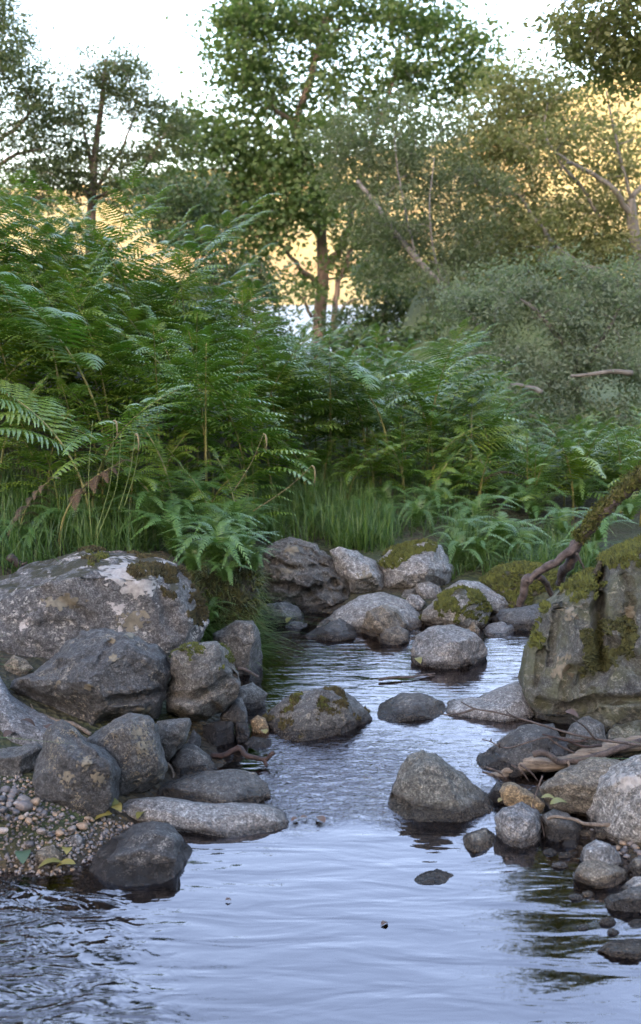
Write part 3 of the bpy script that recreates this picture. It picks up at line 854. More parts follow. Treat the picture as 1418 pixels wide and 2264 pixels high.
rock('MM', 'rock', 'slaty grey angular rock right of the upright blocky rock', [(1195, 1805), (1225, 1786), (1260, 1800), (1292, 1832), (1285, 1870), (1210, 1885)], 1860, 0, t=.08, lean=.4, sub=4, mat='grey', seed=54)
rock('NN', 'stone', 'elongated orange-tan stone leaning under the driftwood log', [(1103, 1750), (1115, 1727), (1135, 1727), (1180, 1754), (1208, 1778), (1200, 1798), (1150, 1795), (1115, 1780)], 1786, .05, t=.06, lean=.4, sub=4, mat='tan', seed=55, cat='stone')
rock('OO', 'stone', 'topmost pale stone of the pile at the right waterline', [(1280, 1900), (1290, 1870), (1320, 1855), (1350, 1865), (1372, 1890), (1386, 1912), (1370, 1935), (1300, 1932)], 1922, .015, t=.08, lean=.4, sub=4, mat='pale', seed=56, cat='stone')
rock('PP', 'stone', 'lumpy pale brown stone below the topmost pale stone', [(1264, 1935), (1282, 1906), (1320, 1900), (1360, 1910), (1390, 1920), (1397, 1948), (1375, 1985), (1310, 1985), (1275, 1965)], 1962, 0, t=.07, lean=.3, sub=4, mat='brown', seed=57, cat='stone')
rock('QQ', 'stone', 'bluish stone at the right edge beside the topmost pale stone', [(1386, 1915), (1405, 1895), (1440, 1888), (1470, 1910), (1460, 1945), (1400, 1942)], 1930, .02, sub=4, mat='grey', seed=58, cat='stone')
rock('RR', 'stone', 'small pale stone at the right edge above the sloping grey stone', [(1372, 1962), (1400, 1938), (1450, 1938), (1460, 1985), (1390, 1988)], 1975, .01, sub=4, mat='pale', seed=59, cat='stone')
rock('SS', 'stone', 'sloping grey stone entering the water at the right edge', [(1308, 2002), (1350, 1976), (1418, 1956), (1490, 1965), (1500, 2040), (1400, 2055), (1330, 2030)], 2016, 0, t=.1, lean=.5, sub=5, mat='grey', seed=60, cat='stone')
rock('TT', 'stone', 'tiny stone awash at the right edge', [(1372, 2042), (1400, 2028), (1440, 2028), (1450, 2060), (1390, 2068)], 2049, 0, t=.03, lean=1.0, sub=4, mat='dark', seed=61, cat='stone')
rock('UU', 'stone', 'lowest rounded brown stone at the right edge of the pool', [(1316, 2100), (1345, 2079), (1400, 2072), (1490, 2080), (1500, 2150), (1390, 2160), (1330, 2130)], 2117, 0, t=.07, lean=.6, sub=5, mat='brown', seed=62, cat='stone')
rock('SL', 'stone', 'small brown cobble at the water edge of the gravel', [(68, 1905), (85, 1880), (115, 1868), (138, 1885), (142, 1915), (120, 1935), (80, 1935)], 1922, .0, sub=4, mat='brown', seed=63, cat='stone')
rock('SL2', 'stone', 'white-flecked cobble in the middle of the gravel', [(144, 1865), (155, 1848), (172, 1842), (188, 1855), (186, 1880), (160, 1888)], 1876, .02, sub=4, mat='pale', seed=64, cat='stone')
rock('SL3', 'stone', 'pale pinkish cobble against the pointed rock', [(138, 1805), (150, 1796), (168, 1800), (168, 1815), (145, 1818)], 1812, .04, sub=3, mat='tan', seed=65, cat='stone')

M_BMOSS = plain_mat('brown_moss', (0.014, 0.013, 0.006), (0.06, 0.054, 0.016), 35.0, 0.95)
moss_on('A', 3600, .42, .012, [(195, 1195, 330, 1240), (290, 1215, 350, 1270), (365, 1235, 470, 1400)], .03, 9.0, seed=1, mat=M_BMOSS)
moss_on('A', 500, .42, .012, [(195, 1195, 310, 1225)], .0, 9.0, seed=13)
moss_on('C', 700, .3, .010, [(375, 1415, 430, 1445), (485, 1415, 540, 1490)], .0, 9.0, seed=2)
moss_on('K', 1300, .62, .010, None, .06, 9.0, seed=3, mat=M_BMOSS)
moss_on('K', 250, .62, .010, [(620, 1500, 720, 1560)], .06, 9.0, seed=3)
moss_on('S', 2600, .35, .016, [(825, 1185, 935, 1235)], -.3, seed=4)
moss_on('BB', 2200, .45, .014, None, .0, seed=5)
moss_on('CC', 5000, .15, .016, None, -.4, seed=6)
moss_on('CC2', 2000, .2, .014, None, -.4, seed=7)
moss_on('GG', 8000, .45, .017, [(1312, 1150, 1720, 1262), (1165, 1330, 1215, 1420), (1225, 1265, 1330, 1312)], -.3, seed=8)
M_DMOSS = plain_mat('dark_moss', (0.012, 0.016, 0.004), (0.05, 0.055, 0.012), 35.0, 0.95)
moss_on('GG', 4500, -1.0, .013, [(1280, 1390, 1400, 1500)], .02, 9.0, seed=9, mat=M_DMOSS)

M_LIC = plain_mat('lichen_crust', (0.15, 0.15, 0.142), (0.28, 0.28, 0.265), 60.0, 0.9)
M_LICT = plain_mat('tan_lichen_crust', (0.075, 0.07, 0.052), (0.145, 0.135, 0.10), 60.0, 0.9)


def lichen_on(key, ell, thr, scale, mat, seed=0):
    """a crust of lichen lying 1.5 mm proud of the rock, with a ragged outline; a part of the rock"""
    o, V, F = ROCKS[key]
    ce = V[F].mean(1)
    N = vnormals(V, F)
    pu, pv = topix(ce)
    fld = np.full(len(ce), -9.0)
    for (x, y, rx, ry) in ell:
        fld = np.maximum(fld, 1 - np.sqrt(((pu - x) / rx) ** 2 + ((pv - y) / ry) ** 2))
    nz = fbm(ce * scale + seed, 5, gain=.65)
    front = N[F[:, 0]][:, 1] < .5
    ok = np.where((fld + nz * 1.3 > thr) & (fld > -.35) & front)[0]
    if len(ok) < 4:
        return
    vi, inv = np.unique(F[ok], return_inverse=True)
    m = link('lichen', mesh_np('lichen', V[vi] + N[vi] * .0015 - np.array(o.location), inv.reshape(-1, 3)), mat, o)
    m['kind'] = 'stuff'


lichen_on('A', [(270, 1265, 70, 42), (310, 1295, 50, 30), (435, 1372, 26, 26), (360, 1250, 30, 22)], .38, 26, M_LIC, 1)
lichen_on('A', [(300, 1370, 45, 40), (140, 1330, 60, 26), (200, 1400, 30, 12)], .45, 30, M_LICT, 2)
lichen_on('B', [(250, 1455, 14, 10), (245, 1415, 10, 8), (195, 1518, 14, 8), (290, 1405, 14, 9), (130, 1508, 10, 8), (320, 1570, 20, 8)], .3, 40, M_LICT, 3)
lichen_on('D', [(190, 1690, 30, 40), (220, 1720, 40, 30), (130, 1640, 10, 14), (150, 1720, 30, 30)], .66, 110, M_LICT, 4)
lichen_on('E', [(320, 1650, 40, 50), (300, 1620, 30, 30)], .68, 110, M_LICT, 5)
lichen_on('GG', [(1240, 1480, 50, 60), (1390, 1360, 30, 40), (1260, 1350, 40, 50)], .72, 40, M_LICT, 6)
lichen_on('JJ', [(1390, 1730, 70, 40)], .55, 45, M_LIC, 7)
lichen_on('R', [(810, 1275, 30, 26)], .5, 40, M_LICT, 8)
lichen_on('Q', [(645, 1215, 30, 16), (640, 1265, 26, 10)], .5, 40, M_LICT, 9)

# --- stones lying under the water by the right bank
r = np.random.default_rng(5)
SUBM = [(1180, 1905, 34), (1235, 1900, 30), (1285, 1960, 26), (1215, 1945, 32), (1165, 1945, 26), (1250, 1985, 34), (1200, 2000, 36), (1290, 2010, 30), (1235, 2035, 38), (1285, 2060, 34), (1180, 2050, 24), (1330, 2060, 30), (1340, 2110, 26), (1265, 2090, 28)]
for i, (px, py, s) in enumerate(SUBM):
    pts = [(px + s * 1.3 * math.cos(a) * r.uniform(.8, 1.1), py + s * .62 * math.sin(a) * r.uniform(.8, 1.15)) for a in np.linspace(0, 2 * math.pi, 9)[:-1]]
    rock('sub%d' % i, 'submerged_stone', 'amber stone lying under clear water by the right bank', pts, py + s * .4, -.05, t=.03, lean=.9, sub=3, mat='bedstone', seed=70 + i, cat='stone', group='stones under the shallow water')

CLU = [(1215, 1885, 15), (1248, 1893, 13), (1262, 1868, 16), (1238, 1915, 14), (1275, 1985, 15), (1300, 1978, 13), (1345, 2040, 17), (1402, 1960, 14), (1355, 2062, 13), (1295, 1845, 13), (1410, 2010, 15), (1400, 2100, 14), (1290, 2052, 12), (1330, 1850, 14)]
for i, (px, py, s) in enumerate(CLU):
    pts = [(px + s * 1.25 * math.cos(a) * r.uniform(.8, 1.15), py + s * .8 * math.sin(a) * r.uniform(.8, 1.15)) for a in np.linspace(0, 2 * math.pi, 9)[:-1]]
    rock('clu%d' % i, 'stone', 'small stone wedged among the larger stones at the right waterline', pts, py + s * .35, .0, sub=3, lean=.5, mat=['grey', 'brown', 'dark', 'pale'][i % 4], seed=170 + i, cat='stone', group='small stones at the right waterline')

# ================================================================== GRAVEL
r = np.random.default_rng(11)


def pebble_mesh(seed, sub=2):
    D, F = ico(sub)
    rr = np.random.default_rng(seed)
    nn = rr.normal(size=(7, 3)); nn /= np.linalg.norm(nn, axis=1)[:, None]
    R = ((np.clip(D @ nn.T, 0, None) / rr.uniform(.65, .95, 7)) ** 9).sum(1) + 1
    V = D * (R ** (-1 / 9))[:, None] * (1 + .06 * fbm(D * 2 + seed, 2))[:, None] * np.array([1, .8, .62])
    return V, F


def pebble_mat(name, a, b):
    t = NT(name)
    inf = t.n('ShaderNodeObjectInfo').outputs['Random']
    isl = t.n('ShaderNodeNewGeometry')
    rn = t.math('FRACT', t.math('ADD', inf, isl.outputs['Random Per Island']))
    c = t.ramp(rn, [(0.0, (0.06, 0.06, 0.063)), (0.25, (0.15, 0.14, 0.13)), (0.45, (0.11, 0.10, 0.095)), (0.62, (0.20, 0.15, 0.10)), (0.8, (0.14, 0.14, 0.145)), (0.93, (0.27, 0.24, 0.21))], 'CONSTANT')
    n = t.noise(isl.outputs['Position'], 130.0, 5, 0.65)
    c = t.mix(0.8, c, t.ramp(n, [(0.3, 0.5), (0.7, 1.3)]), 'MULTIPLY')
    t.l(c, t.b.inputs['Base Color'])
    t.b.inputs['Roughness'].default_value = 0.5
    t.l(t.bump(n, 0.4, 0.004), t.b.inputs['Normal'])
    return t.m


M_PEB = pebble_mat('pebble', 0, 0)
PM = []
for i in range(6):
    V, F = pebble_mesh(i, 3)
    m = mesh_np('pebble', V, F); m.materials.append(M_PEB); PM.append(m)


def in_gravel(px, py):
    # water edge runs along the bottom, boulders behind
    top = np.interp(px, [-60, 0, 70, 110, 200, 250, 300], [1735, 1738, 1770, 1800, 1812, 1800, 1790])
    bot = np.interp(px, [-60, 0, 190, 230, 290, 330], [1945, 1942, 1925, 1880, 1840, 1812])
    return (py > top) & (py < bot)


pts = []
tries = 0
while len(pts) < 190 and tries < 30000:
    tries += 1
    px, py = r.uniform(-40, 320), r.uniform(1735, 1945)
    if not in_gravel(px, py):
        continue
    s = r.choice([.010, .015, .020, .028], p=[.25, .35, .27, .13]) * r.uniform(.85, 1.2)
    zz = float(ground_z(np.array([gp(px, py, .04)[0]]), np.array([gp(px, py, .04)[1]]))[0])
    p = gp(px, py, zz)
    if all((p[0] - q[0]) ** 2 + (p[1] - q[1]) ** 2 > (.74 * (s + q[2])) ** 2 for q in pts):
        pts.append((p[0], p[1], s, zz, px))
for i, (x, y, s, zz, px) in enumerate(pts):
    o = link('pebble', PM[i % 6])
    o.location = (x, y, zz + s * .35)
    o.rotation_euler = (r.uniform(-.5, .5), r.uniform(-.5, .5), r.uniform(0, 6.3))
    o.scale = (s * r.uniform(.85, 1.3), s, s * r.uniform(.8, 1.15))
    tag(o, 'small rounded pebble of the gravel bar ' + ('at the left edge' if px < 60 else ('by the water between cobble and blocky rock' if y < 2.95 else 'at the foot of the pointed rock')), 'pebble', 'pebbles of the gravel bar')


def scatter_gravel(name, label, xy, smin, smax, seed):
    rr = np.random.default_rng(seed)
    Vp, Fp = pebble_mesh(seed, 1)
    n = len(xy)
    z = ground_z(xy[:, 0], xy[:, 1])
    s = rr.uniform(smin, smax, n) ** 1.0
    an = rr.uniform(0, 6.28, n)
    sc = rr.uniform(.7, 1.3, (n, 3)) * s[:, None]
    V = Vp[None] * sc[:, None, :]
    ca, sa = np.cos(an)[:, None], np.sin(an)[:, None]
    Vx = V[..., 0] * ca - V[..., 1] * sa
    Vy = V[..., 0] * sa + V[..., 1] * ca
    V = np.stack([Vx + xy[:, :1], Vy + xy[:, 1:2], V[..., 2] + (z + s * .25)[:, None]], -1).reshape(-1, 3)
    F = (Fp[None] + (np.arange(n) * len(Vp))[:, None, None]).reshape(-1, 3)
    o = link(name, mesh_np(name, V, F), M_PEB)
    tag(o, label, 'gravel', kind='stuff')


q = np.stack([r.uniform(-80, 340, 9000), r.uniform(1730, 1960, 9000)], 1)
q = q[in_gravel(q[:, 0], q[:, 1] - 6)][:2200]
scatter_gravel('gravel', 'fine wet gravel between the pebbles on the left bank', np.array([gp(a, b, .04)[:2] for a, b in q]), .003, .009, 21)
q = np.stack([r.uniform(1150, 1500, 900), r.uniform(1850, 2230, 900)], 1)
q = q[(q[:, 0] > np.interp(q[:, 1], [1850, 2000, 2230], [1150, 1180, 1290]))]
scatter_gravel('streambed_gravel', 'brown gravel on the stream bed by the right bank', np.array([gp(a, b, -.04)[:2] for a, b in q]), .006, .02, 22)

# ================================================================== WOOD: branches, log, twigs
def catmull(P, n):
    P = np.asarray(P, float)
    Q = np.concatenate([[2 * P[0] - P[1]], P, [2 * P[-1] - P[-2]]])
    out = []
    for i in range(len(P) - 1):
        a, b, c, d = Q[i:i + 4]
        tt = np.linspace(0, 1, n, endpoint=False)[:, None]
        out.append(.5 * ((2 * b) + (-a + c) * tt + (2 * a - 5 * b + 4 * c - d) * tt ** 2 + (-a + 3 * b - 3 * c + d) * tt ** 3))
    out.append(P[-1:])
    return np.concatenate(out)


def tube(P, R, sides=8, cap=True):
    P = np.asarray(P, float); R = np.asarray(R, float)
    n = len(P)
    T = np.gradient(P, axis=0)
    T /= np.linalg.norm(T, axis=1)[:, None] + 1e-9
    up = np.array([0, 0, 1.0]) if abs(T[0][2]) < .9 else np.array([1.0, 0, 0])
    A = np.cross(T, up); A /= np.linalg.norm(A, axis=1)[:, None] + 1e-9
    B = np.cross(T, A)
    th = np.linspace(0, 2 * math.pi, sides, endpoint=False)
    V = P[:, None] + R[:, None, None] * (np.cos(th)[None, :, None] * A[:, None] + np.sin(th)[None, :, None] * B[:, None])
    V = V.reshape(-1, 3)
    i = np.arange(n - 1)[:, None] * sides
    j = np.arange(sides)[None]
    j2 = (j + 1) % sides
    F = np.stack([(i + j).ravel(), (i + j2).ravel(), (i + j2 + sides).ravel(), (i + j + sides).ravel()], 1)
    V = np.concatenate([V, P[:1], P[-1:]])
    c0 = n * sides
    jj = np.arange(sides); jk = (jj + 1) % sides
    F3 = np.concatenate([np.stack([jk, jj, np.full(sides, c0)], 1), np.stack([(n - 1) * sides + jj, (n - 1) * sides + jk, np.full(sides, c0 + 1)], 1)])
    return V, F, F3


class Multi:
    def __init__(s):
        s.V, s.F4, s.F3, s.n = [], [], [], 0

    def add(s, V, F4=(), F3=()):
        s.V.append(V)
        if len(F4): s.F4.append(np.asarray(F4) + s.n)
        if len(F3): s.F3.append(np.asarray(F3) + s.n)
        s.n += len(V)

    def mesh(s, name, smooth=True):
        F = []
        if s.F4: F.append(np.concatenate(s.F4))
        if s.F3: F.append(np.concatenate(s.F3))
        return mesh_np(name, np.concatenate(s.V), F, smooth)


def stick(pts, r0, r1, n=8, sides=8, knob=0.15, seed=0):
    """pts: (px, py, Y) ; returns a noisy tapered tube"""
    P = np.array([pix(*p) for p in pts])
    P = catmull(P, n)
    rr = np.linspace(r0, r1, len(P)) * (1 + knob * fbm(P * 25 + seed, 2))
    P = P + np.stack([fbm(P * 14 + seed + k * 9, 2) for k in range(3)], 1) * r0 * .5
    return tube(P, rr, sides)


M_BR = bark_mat('mossy_bark', (0.022, 0.017, 0.016), (0.115, 0.098, 0.092), 30.0, moss=0.0, stretch=(1, 1, 1))
M_BRM = bark_mat('branch_moss', (0.03, 0.033, 0.01), (0.12, 0.12, 0.035), 60.0, stretch=(1, 1, 1))
M_LOG = bark_mat('bleached_wood', (0.035, 0.027, 0.02), (0.21, 0.18, 0.135), 40.0, stretch=(.25, 1.5, 2.5), rough=.7)
M_TWIG = bark_mat('twig_bark', (0.022, 0.017, 0.015), (0.09, 0.075, 0.066), 60.0, stretch=(1, 1, 1))
M_PTWIG = bark_mat('pale_twig', (0.07, 0.058, 0.045), (0.2, 0.17, 0.135), 60.0, stretch=(1, 1, 1))
M_RED = bark_mat('red_wet_wood', (0.010, 0.006, 0.005), (0.035, 0.018, 0.014), 50.0, stretch=(1, 1, 1), rough=.7)

# fallen mossy branch over the right boulder
br = empty('fallen_branch', pix(1155, 1335, 4.75))
tag(br, 'fallen branch with mossy upper half reaching over the right boulder', 'branch')
def child(name, V, F4, F3, mat, parent, smooth=True):
    mm = Multi(); mm.add(V - np.array(parent.location), F4, F3)
    return link(name, mm.mesh(name, smooth), mat, parent)
V, F4, F3 = stick([(1470, 1015, 4.3), (1418, 1060, 4.4), (1385, 1082, 4.45), (1340, 1126, 4.5), (1315, 1158, 4.55), (1290, 1186, 4.6), (1270, 1208, 4.62), (1240, 1232, 4.65), (1205, 1258, 4.7), (1178, 1275, 4.72), (1168, 1285, 4.73)], .028, .015, sides=14, knob=.3)
child('main_limb', V, F4, F3, M_BR, br)
V, F4, F3 = stick([(1172, 1275, 4.73), (1160, 1285, 4.75), (1156, 1310, 4.76), (1150, 1340, 4.78)], .022, .017, seed=3); child('fork', V, F4, F3, M_BR, br)
V, F4, F3 = stick([(1190, 1275, 4.73), (1205, 1285, 4.8), (1215, 1305, 4.85), (1222, 1325, 4.9)], .016, .011, seed=4); child('fork', V, F4, F3, M_BR, br)
V, F4, F3 = stick([(1275, 1205, 4.63), (1262, 1240, 4.7), (1245, 1265, 4.8), (1235, 1290, 4.9)], .028, .018, seed=5); child('fork', V, F4, F3, M_BR, br)
V, F4, F3 = stick([(1275, 1222, 4.6), (1288, 1250, 4.62), (1296, 1270, 4.64)], .006, .003, seed=6); child('twig', V, F4, F3, M_TWIG, br)
V, F4, F3 = stick([(1470, 1008, 4.29), (1418, 1053, 4.39), (1385, 1076, 4.44), (1340, 1120, 4.49), (1312, 1152, 4.54), (1291, 1180, 4.6), (1282, 1190, 4.61)], .031, .018, sides=16, knob=.6, seed=8)
mossb = child('moss', V, F4, F3, M_BRM, br)
# fuzzy moss on the branch
def fuzz(P0, N0, n, size, name, mat, parent, seed):
    rr = np.random.default_rng(seed)
    i = rr.integers(0, len(P0), n)
    p = P0[i] + rr.normal(size=(n, 3)) * size * .7
    nn = N0[i] + rr.normal(size=(n, 3)) * .4; nn /= np.linalg.norm(nn, axis=1)[:, None]
    tg = np.cross(nn, rr.normal(size=(n, 3))); tg /= np.linalg.norm(tg, axis=1)[:, None]
    h = size * rr.uniform(.5, 1.4, n)[:, None]
    Vv = np.stack([p + tg * h * .4, p - tg * h * .4, p + nn * h], 1).reshape(-1, 3)
    return link(name, mesh_np(name, Vv - np.array(parent.location), np.arange(3 * n).reshape(-1, 3), False), mat, parent)
fuzz(V, vnormals(V, F3) * 0 + (V - catmull(V[::16], 1)[np.clip(np.arange(len(V)) // 16, 0, len(V[::16]) - 1)] * 0 - V.mean(0)) * 0 + np.array([0, -.3, 1]), 5000, .011, 'moss', M_MOSS, br, 3)

# bleached driftwood log
lg = empty('driftwood_log', pix(1240, 1700, 3.45))
tag(lg, 'bleached splintered driftwood log lying across the right bank rocks', 'log')
P = catmull(np.array([pix(*p) for p in [(1062, 1725, 3.40), (1110, 1712, 3.40), (1165, 1690, 3.40), (1220, 1690, 3.40), (1290, 1672, 3.42), (1360, 1652, 3.44), (1430, 1640, 3.46), (1520, 1622, 3.5)]]), 10)
rr = np.interp(np.linspace(0, 1, len(P)), [0, .08, .2, .33, .45, .6, 1], [.006, .010, .015, .022, .019, .020, .023])
V, F4, F3 = tube(P, rr, 18)
N = V - np.concatenate([np.repeat(P, 18, 0), P[:1], P[-1:]])
N = N / (np.linalg.norm(N, axis=1)[:, None] + 1e-9)
V = V + N * (fbm(V * np.array([14, 60, 60]), 4, ridged=True) * .007 + fbm(V * 22, 3) * .010)[:, None]
child('trunk', V, F4, F3, M_LOG, lg)
V, F4, F3 = stick([(1180, 1668, 3.36), (1205, 1665, 3.35), (1232, 1682, 3.35), (1255, 1684, 3.36), (1300, 1676, 3.36), (1350, 1662, 3.37), (1418, 1637, 3.40)], .010, .012, seed=9, knob=.4); child('bark_strip', V, F4, F3, M_TWIG, lg)
V, F4, F3 = stick([(1256, 1684, 3.35), (1260, 1700, 3.34), (1256, 1708, 3.33)], .005, .003, seed=10); child('snag', V, F4, F3, M_PTWIG, lg)
for k, (a, b) in enumerate([((1066, 1706), (1110, 1728)), ((1075, 1697), (1120, 1722)), ((1130, 1690), (1170, 1728)), ((1150, 1690), (1195, 1735))]):
    V, F4, F3 = stick([(*a, 3.36), ((a[0] + b[0]) / 2 + 3, (a[1] + b[1]) / 2 - 4, 3.35), (*b, 3.36)], .004, .002, seed=20 + k); child('splinter', V, F4, F3, M_TWIG, lg)


def twig(name, label, mains, mat, cat='twig'):
    root = empty(name, pix(*mains[0][0][0]))
    tag(root, label, cat)
    for i, (pts_, r0, r1) in enumerate(mains):
        V, F4, F3 = stick(pts_, r0, r1, sides=6, seed=i * 3 + 30, knob=.25)
        child('stem' if i == 0 else 'side_shoot', V, F4, F3, mat, root)
    return root


twig('twig', 'long thin bare twig reaching from the huge boulder out over the water',
     [([(1430, 1650, 3.30), (1380, 1642, 3.30), (1300, 1630, 3.3), (1220, 1610, 3.32), (1150, 1588, 3.35), (1090, 1574, 3.38), (1050, 1566, 3.4), (1020, 1552, 3.42)], .005, .0022),
      ([(1052, 1567, 3.4), (1015, 1578, 3.4), (985, 1580, 3.4), (975, 1572, 3.4)], .0035, .0018), ([(1150, 1588, 3.35), (1130, 1580, 3.33), (1118, 1570, 3.32)], .003, .0015), ([(1320, 1636, 3.3), (1290, 1605, 3.25), (1265, 1588, 3.22)], .004, .002)], M_TWIG)
twig('twig', 'curved forked twig lying above the driftwood log',
     [([(1300, 1640, 3.35), (1220, 1630, 3.36), (1170, 1640, 3.37), (1130, 1653, 3.38), (1105, 1650, 3.38), (1085, 1640, 3.4), (1066, 1635, 3.4)], .0034, .0018),
      ([(1105, 1652, 3.38), (1104, 1645, 3.37), (1107, 1640, 3.37)], .004, .002), ([(1215, 1632, 3.36), (1240, 1650, 3.36), (1270, 1665, 3.36)], .004, .003), ([(1085, 1640, 3.4), (1087, 1632, 3.4)], .0025, .0015)], M_TWIG)
twig('twig', 'reddish-brown twig resting on top of the driftwood log',
     [([(1200, 1624, 3.3), (1245, 1635, 3.31), (1290, 1650, 3.32), (1330, 1648, 3.34)], .003, .005), ([(1250, 1636, 3.31), (1275, 1640, 3.3), (1300, 1634, 3.3)], .003, .002)], M_RED)
twig('twig', 'pale peeled twig crossing in front of the smooth rounded boulder',
     [([(1440, 1820, 2.98), (1380, 1823, 2.97), (1300, 1822, 2.96), (1270, 1812, 2.96), (1225, 1806, 2.97), (1210, 1812, 2.98)], .007, .004)], M_PTWIG)
twig('twig', 'thin grey twig hanging in front of the blocky rock at right',
     [([(1200, 1715, 3.1), (1185, 1755, 3.08), (1178, 1780, 3.06), (1195, 1810, 3.02), (1203, 1850, 2.98), (1203, 1885, 2.95)], .003, .002)], M_TWIG)
twig('stick', 'grey stick lying across the sloping slab at the left edge',
     [([(-40, 1560, 3.62), (20, 1566, 3.6), (70, 1575, 3.58), (120, 1592, 3.55), (170, 1605, 3.52), (200, 1625, 3.5)], .009, .007), ([(75, 1576, 3.58), (72, 1565, 3.57), (68, 1556, 3.57)], .004, .002)], M_PTWIG, 'stick')
twig('waterlogged_branch', 'dark red waterlogged branch poking into the riffle from the left',
     [([(470, 1672, 3.52), (500, 1668, 3.5), (530, 1655, 3.5), (548, 1672, 3.48), (585, 1678, 3.47), (600, 1668, 3.47), (609, 1662, 3.47)], .011, .007), ([(583, 1677, 3.47), (588, 1688, 3.46), (590, 1695, 3.45)], .008, .006), ([(530, 1655, 3.5), (525, 1648, 3.5)], .007, .004)], M_RED, 'branch')
twig('water_stick', 'dark stick floating in the middle of the far pool',
     [([(838, 1502, 4.28), (870, 1498, 4.30), (910, 1497, 4.31), (945, 1490, 4.35), (962, 1489, 4.36)], .006, .003), ([(945, 1491, 4.35), (955, 1494, 4.33)], .005, .003)], M_TWIG, 'stick')
twig('stub', 'sawn-off brown branch stub behind the lichen-patched boulder',
     [([(24, 1232, 4.6), (40, 1246, 4.62), (58, 1258, 4.65), (80, 1275, 4.7)], .019, .016), ([(45, 1250, 4.62), (60, 1244, 4.6)], .005, .003)], M_TWIG, 'branch')
twig('root', 'thin pale root hanging below the rounded dark rock', [([(372, 1688, 3.4), (380, 1700, 3.38), (384, 1712, 3.37), (383, 1720, 3.36)], .004, .003)], M_PTWIG, 'root')
twig('root', 'brown root arching at the waterline under the grass tuft', [([(528, 1478, 4.3), (545, 1482, 4.28), (560, 1490, 4.27), (572, 1497, 4.27)], .008, .005)], M_TWIG, 'root')

# ---- fallen leaves
M_YL = leaf_mat('yellow_leaf', (0.19, 0.165, 0.045), (0.13, 0.14, 0.04), .2, .5, island=False)
M_GL = leaf_mat('green_leaf', (0.06, 0.11, 0.06), (0.05, 0.09, 0.05), .2, .5, island=False)
M_BL = leaf_mat('brown_leaf', (0.055, 0.03, 0.018), (0.075, 0.045, 0.028), .1, .5, island=False)


def leaf_mesh(L=1.0, Wd=.62, n=9):
    tt = np.linspace(0, 1, n)
    wv = Wd * .5 * np.sin(np.pi * tt ** .8) ** .8
    bend = .18 * np.sin(np.pi * tt)
    V = []
    for a, b, c in zip(tt, wv, bend):
        V += [(a - .5, -b, c + .35 * b * .5), (a - .5, 0, c), (a - .5, b, c + .35 * b * .5)]
    F = []
    for i in range(n - 1):
        for j in range(2):
            F.append((i * 3 + j, (i + 1) * 3 + j, (i + 1) * 3 + j + 1, i * 3 + j + 1))
    return mesh_np('fallen_leaf', np.array(V) * L, F)


LM = {}
for nm, mt in (('y', M_YL), ('g', M_GL), ('b', M_BL)):
    LM[nm] = leaf_mesh(); LM[nm].materials.append(mt)
LEAVES = [
    ('y', 222, 1790, .05, .075, 'yellow-green leaf, left of the cluster beside the pointed rock'), ('y', 240, 1782, .055, .07, 'yellow-green leaf at the back of the cluster beside the pointed rock'),
    ('y', 255, 1790, .05, .07, 'yellow-green leaf, right of the cluster beside the pointed rock'), ('y', 229, 1806, .04, .055, 'yellow-green leaf, lowest of the cluster beside the pointed rock'),
    ('y', 313, 1803, .02, .05, 'small yellow leaf at the end of the long flat slab'), ('y', 112, 1914, .012, .07, 'long yellow leaf at the water edge of the gravel'), ('y', 145, 1915, .01, .06, 'curled yellow leaf right of the long yellow leaf'),
    ('y', 147, 1882, .03, .05, 'bright yellow leaf below the white-flecked cobble'), ('g', 51, 1896, .025, .07, 'single round green leaf on the gravel at the left'),
    ('y', 1236, 1777, .09, .055, 'yellow leaf on the dark rock under the driftwood log'), ('y', 1213, 1766, .09, .045, 'small greenish leaf left of the yellow leaf under the log'), ('y', 1112, 1771, .03, .04, 'green-yellow leaf beside the orange-tan stone'),
    ('b', 652, 1812, .006, .03, 'brown leaf caught at the tip of the long flat slab'), ('b', 672, 1808, .006, .025, 'brown leaf floating just off the slab tip'), ('b', 708, 1813, .006, .045, 'curled russet leaf floating at the riffle edge'),
    ('b', 345, 1800, .008, .06, 'brown leaf on the water behind the blocky dark rock'), ('b', 850, 2043, .002, .025, 'small brown leaf floating alone in the near pool'), ('b', 505, 1990, .004, .018, 'tiny leaf fragment floating in the near pool'),
    ('y', 640, 1371, .03, .05, 'yellow leaf on the flat pale stone in the shallows'), ('y', 926, 1461, .06, .05, 'yellow leaf stuck to the round granite boulder'), ('y', 585, 1618, .03, .04, 'yellow-green leaf on the small tan stone'),
    ('b', 60, 1600, .17, .06, 'large dead brown leaf on the sloping slab'), ('b', 105, 1610, .16, .05, 'dead brown leaf beside the grey stick'), ('b', 20, 1625, .15, .055, 'dead pale leaf at the left edge of the sloping slab'), ('b', 1265, 1580, .17, .05, 'rust-brown dead leaf in the hollow under the huge boulder'),
]
for k, (nm, px, py, z, s, lab) in enumerate(LEAVES):
    o = link('fallen_leaf', LM[nm])
    o.location = gp(px, py, z + (.012 if z > .009 else 0))
    o.scale = (s, s, s)
    tl = .08 if z < .01 else .3
    o.rotation_euler = (r.uniform(-tl, tl), r.uniform(-tl, tl), r.uniform(0, 6.28))
    tag(o, lab, 'leaf')

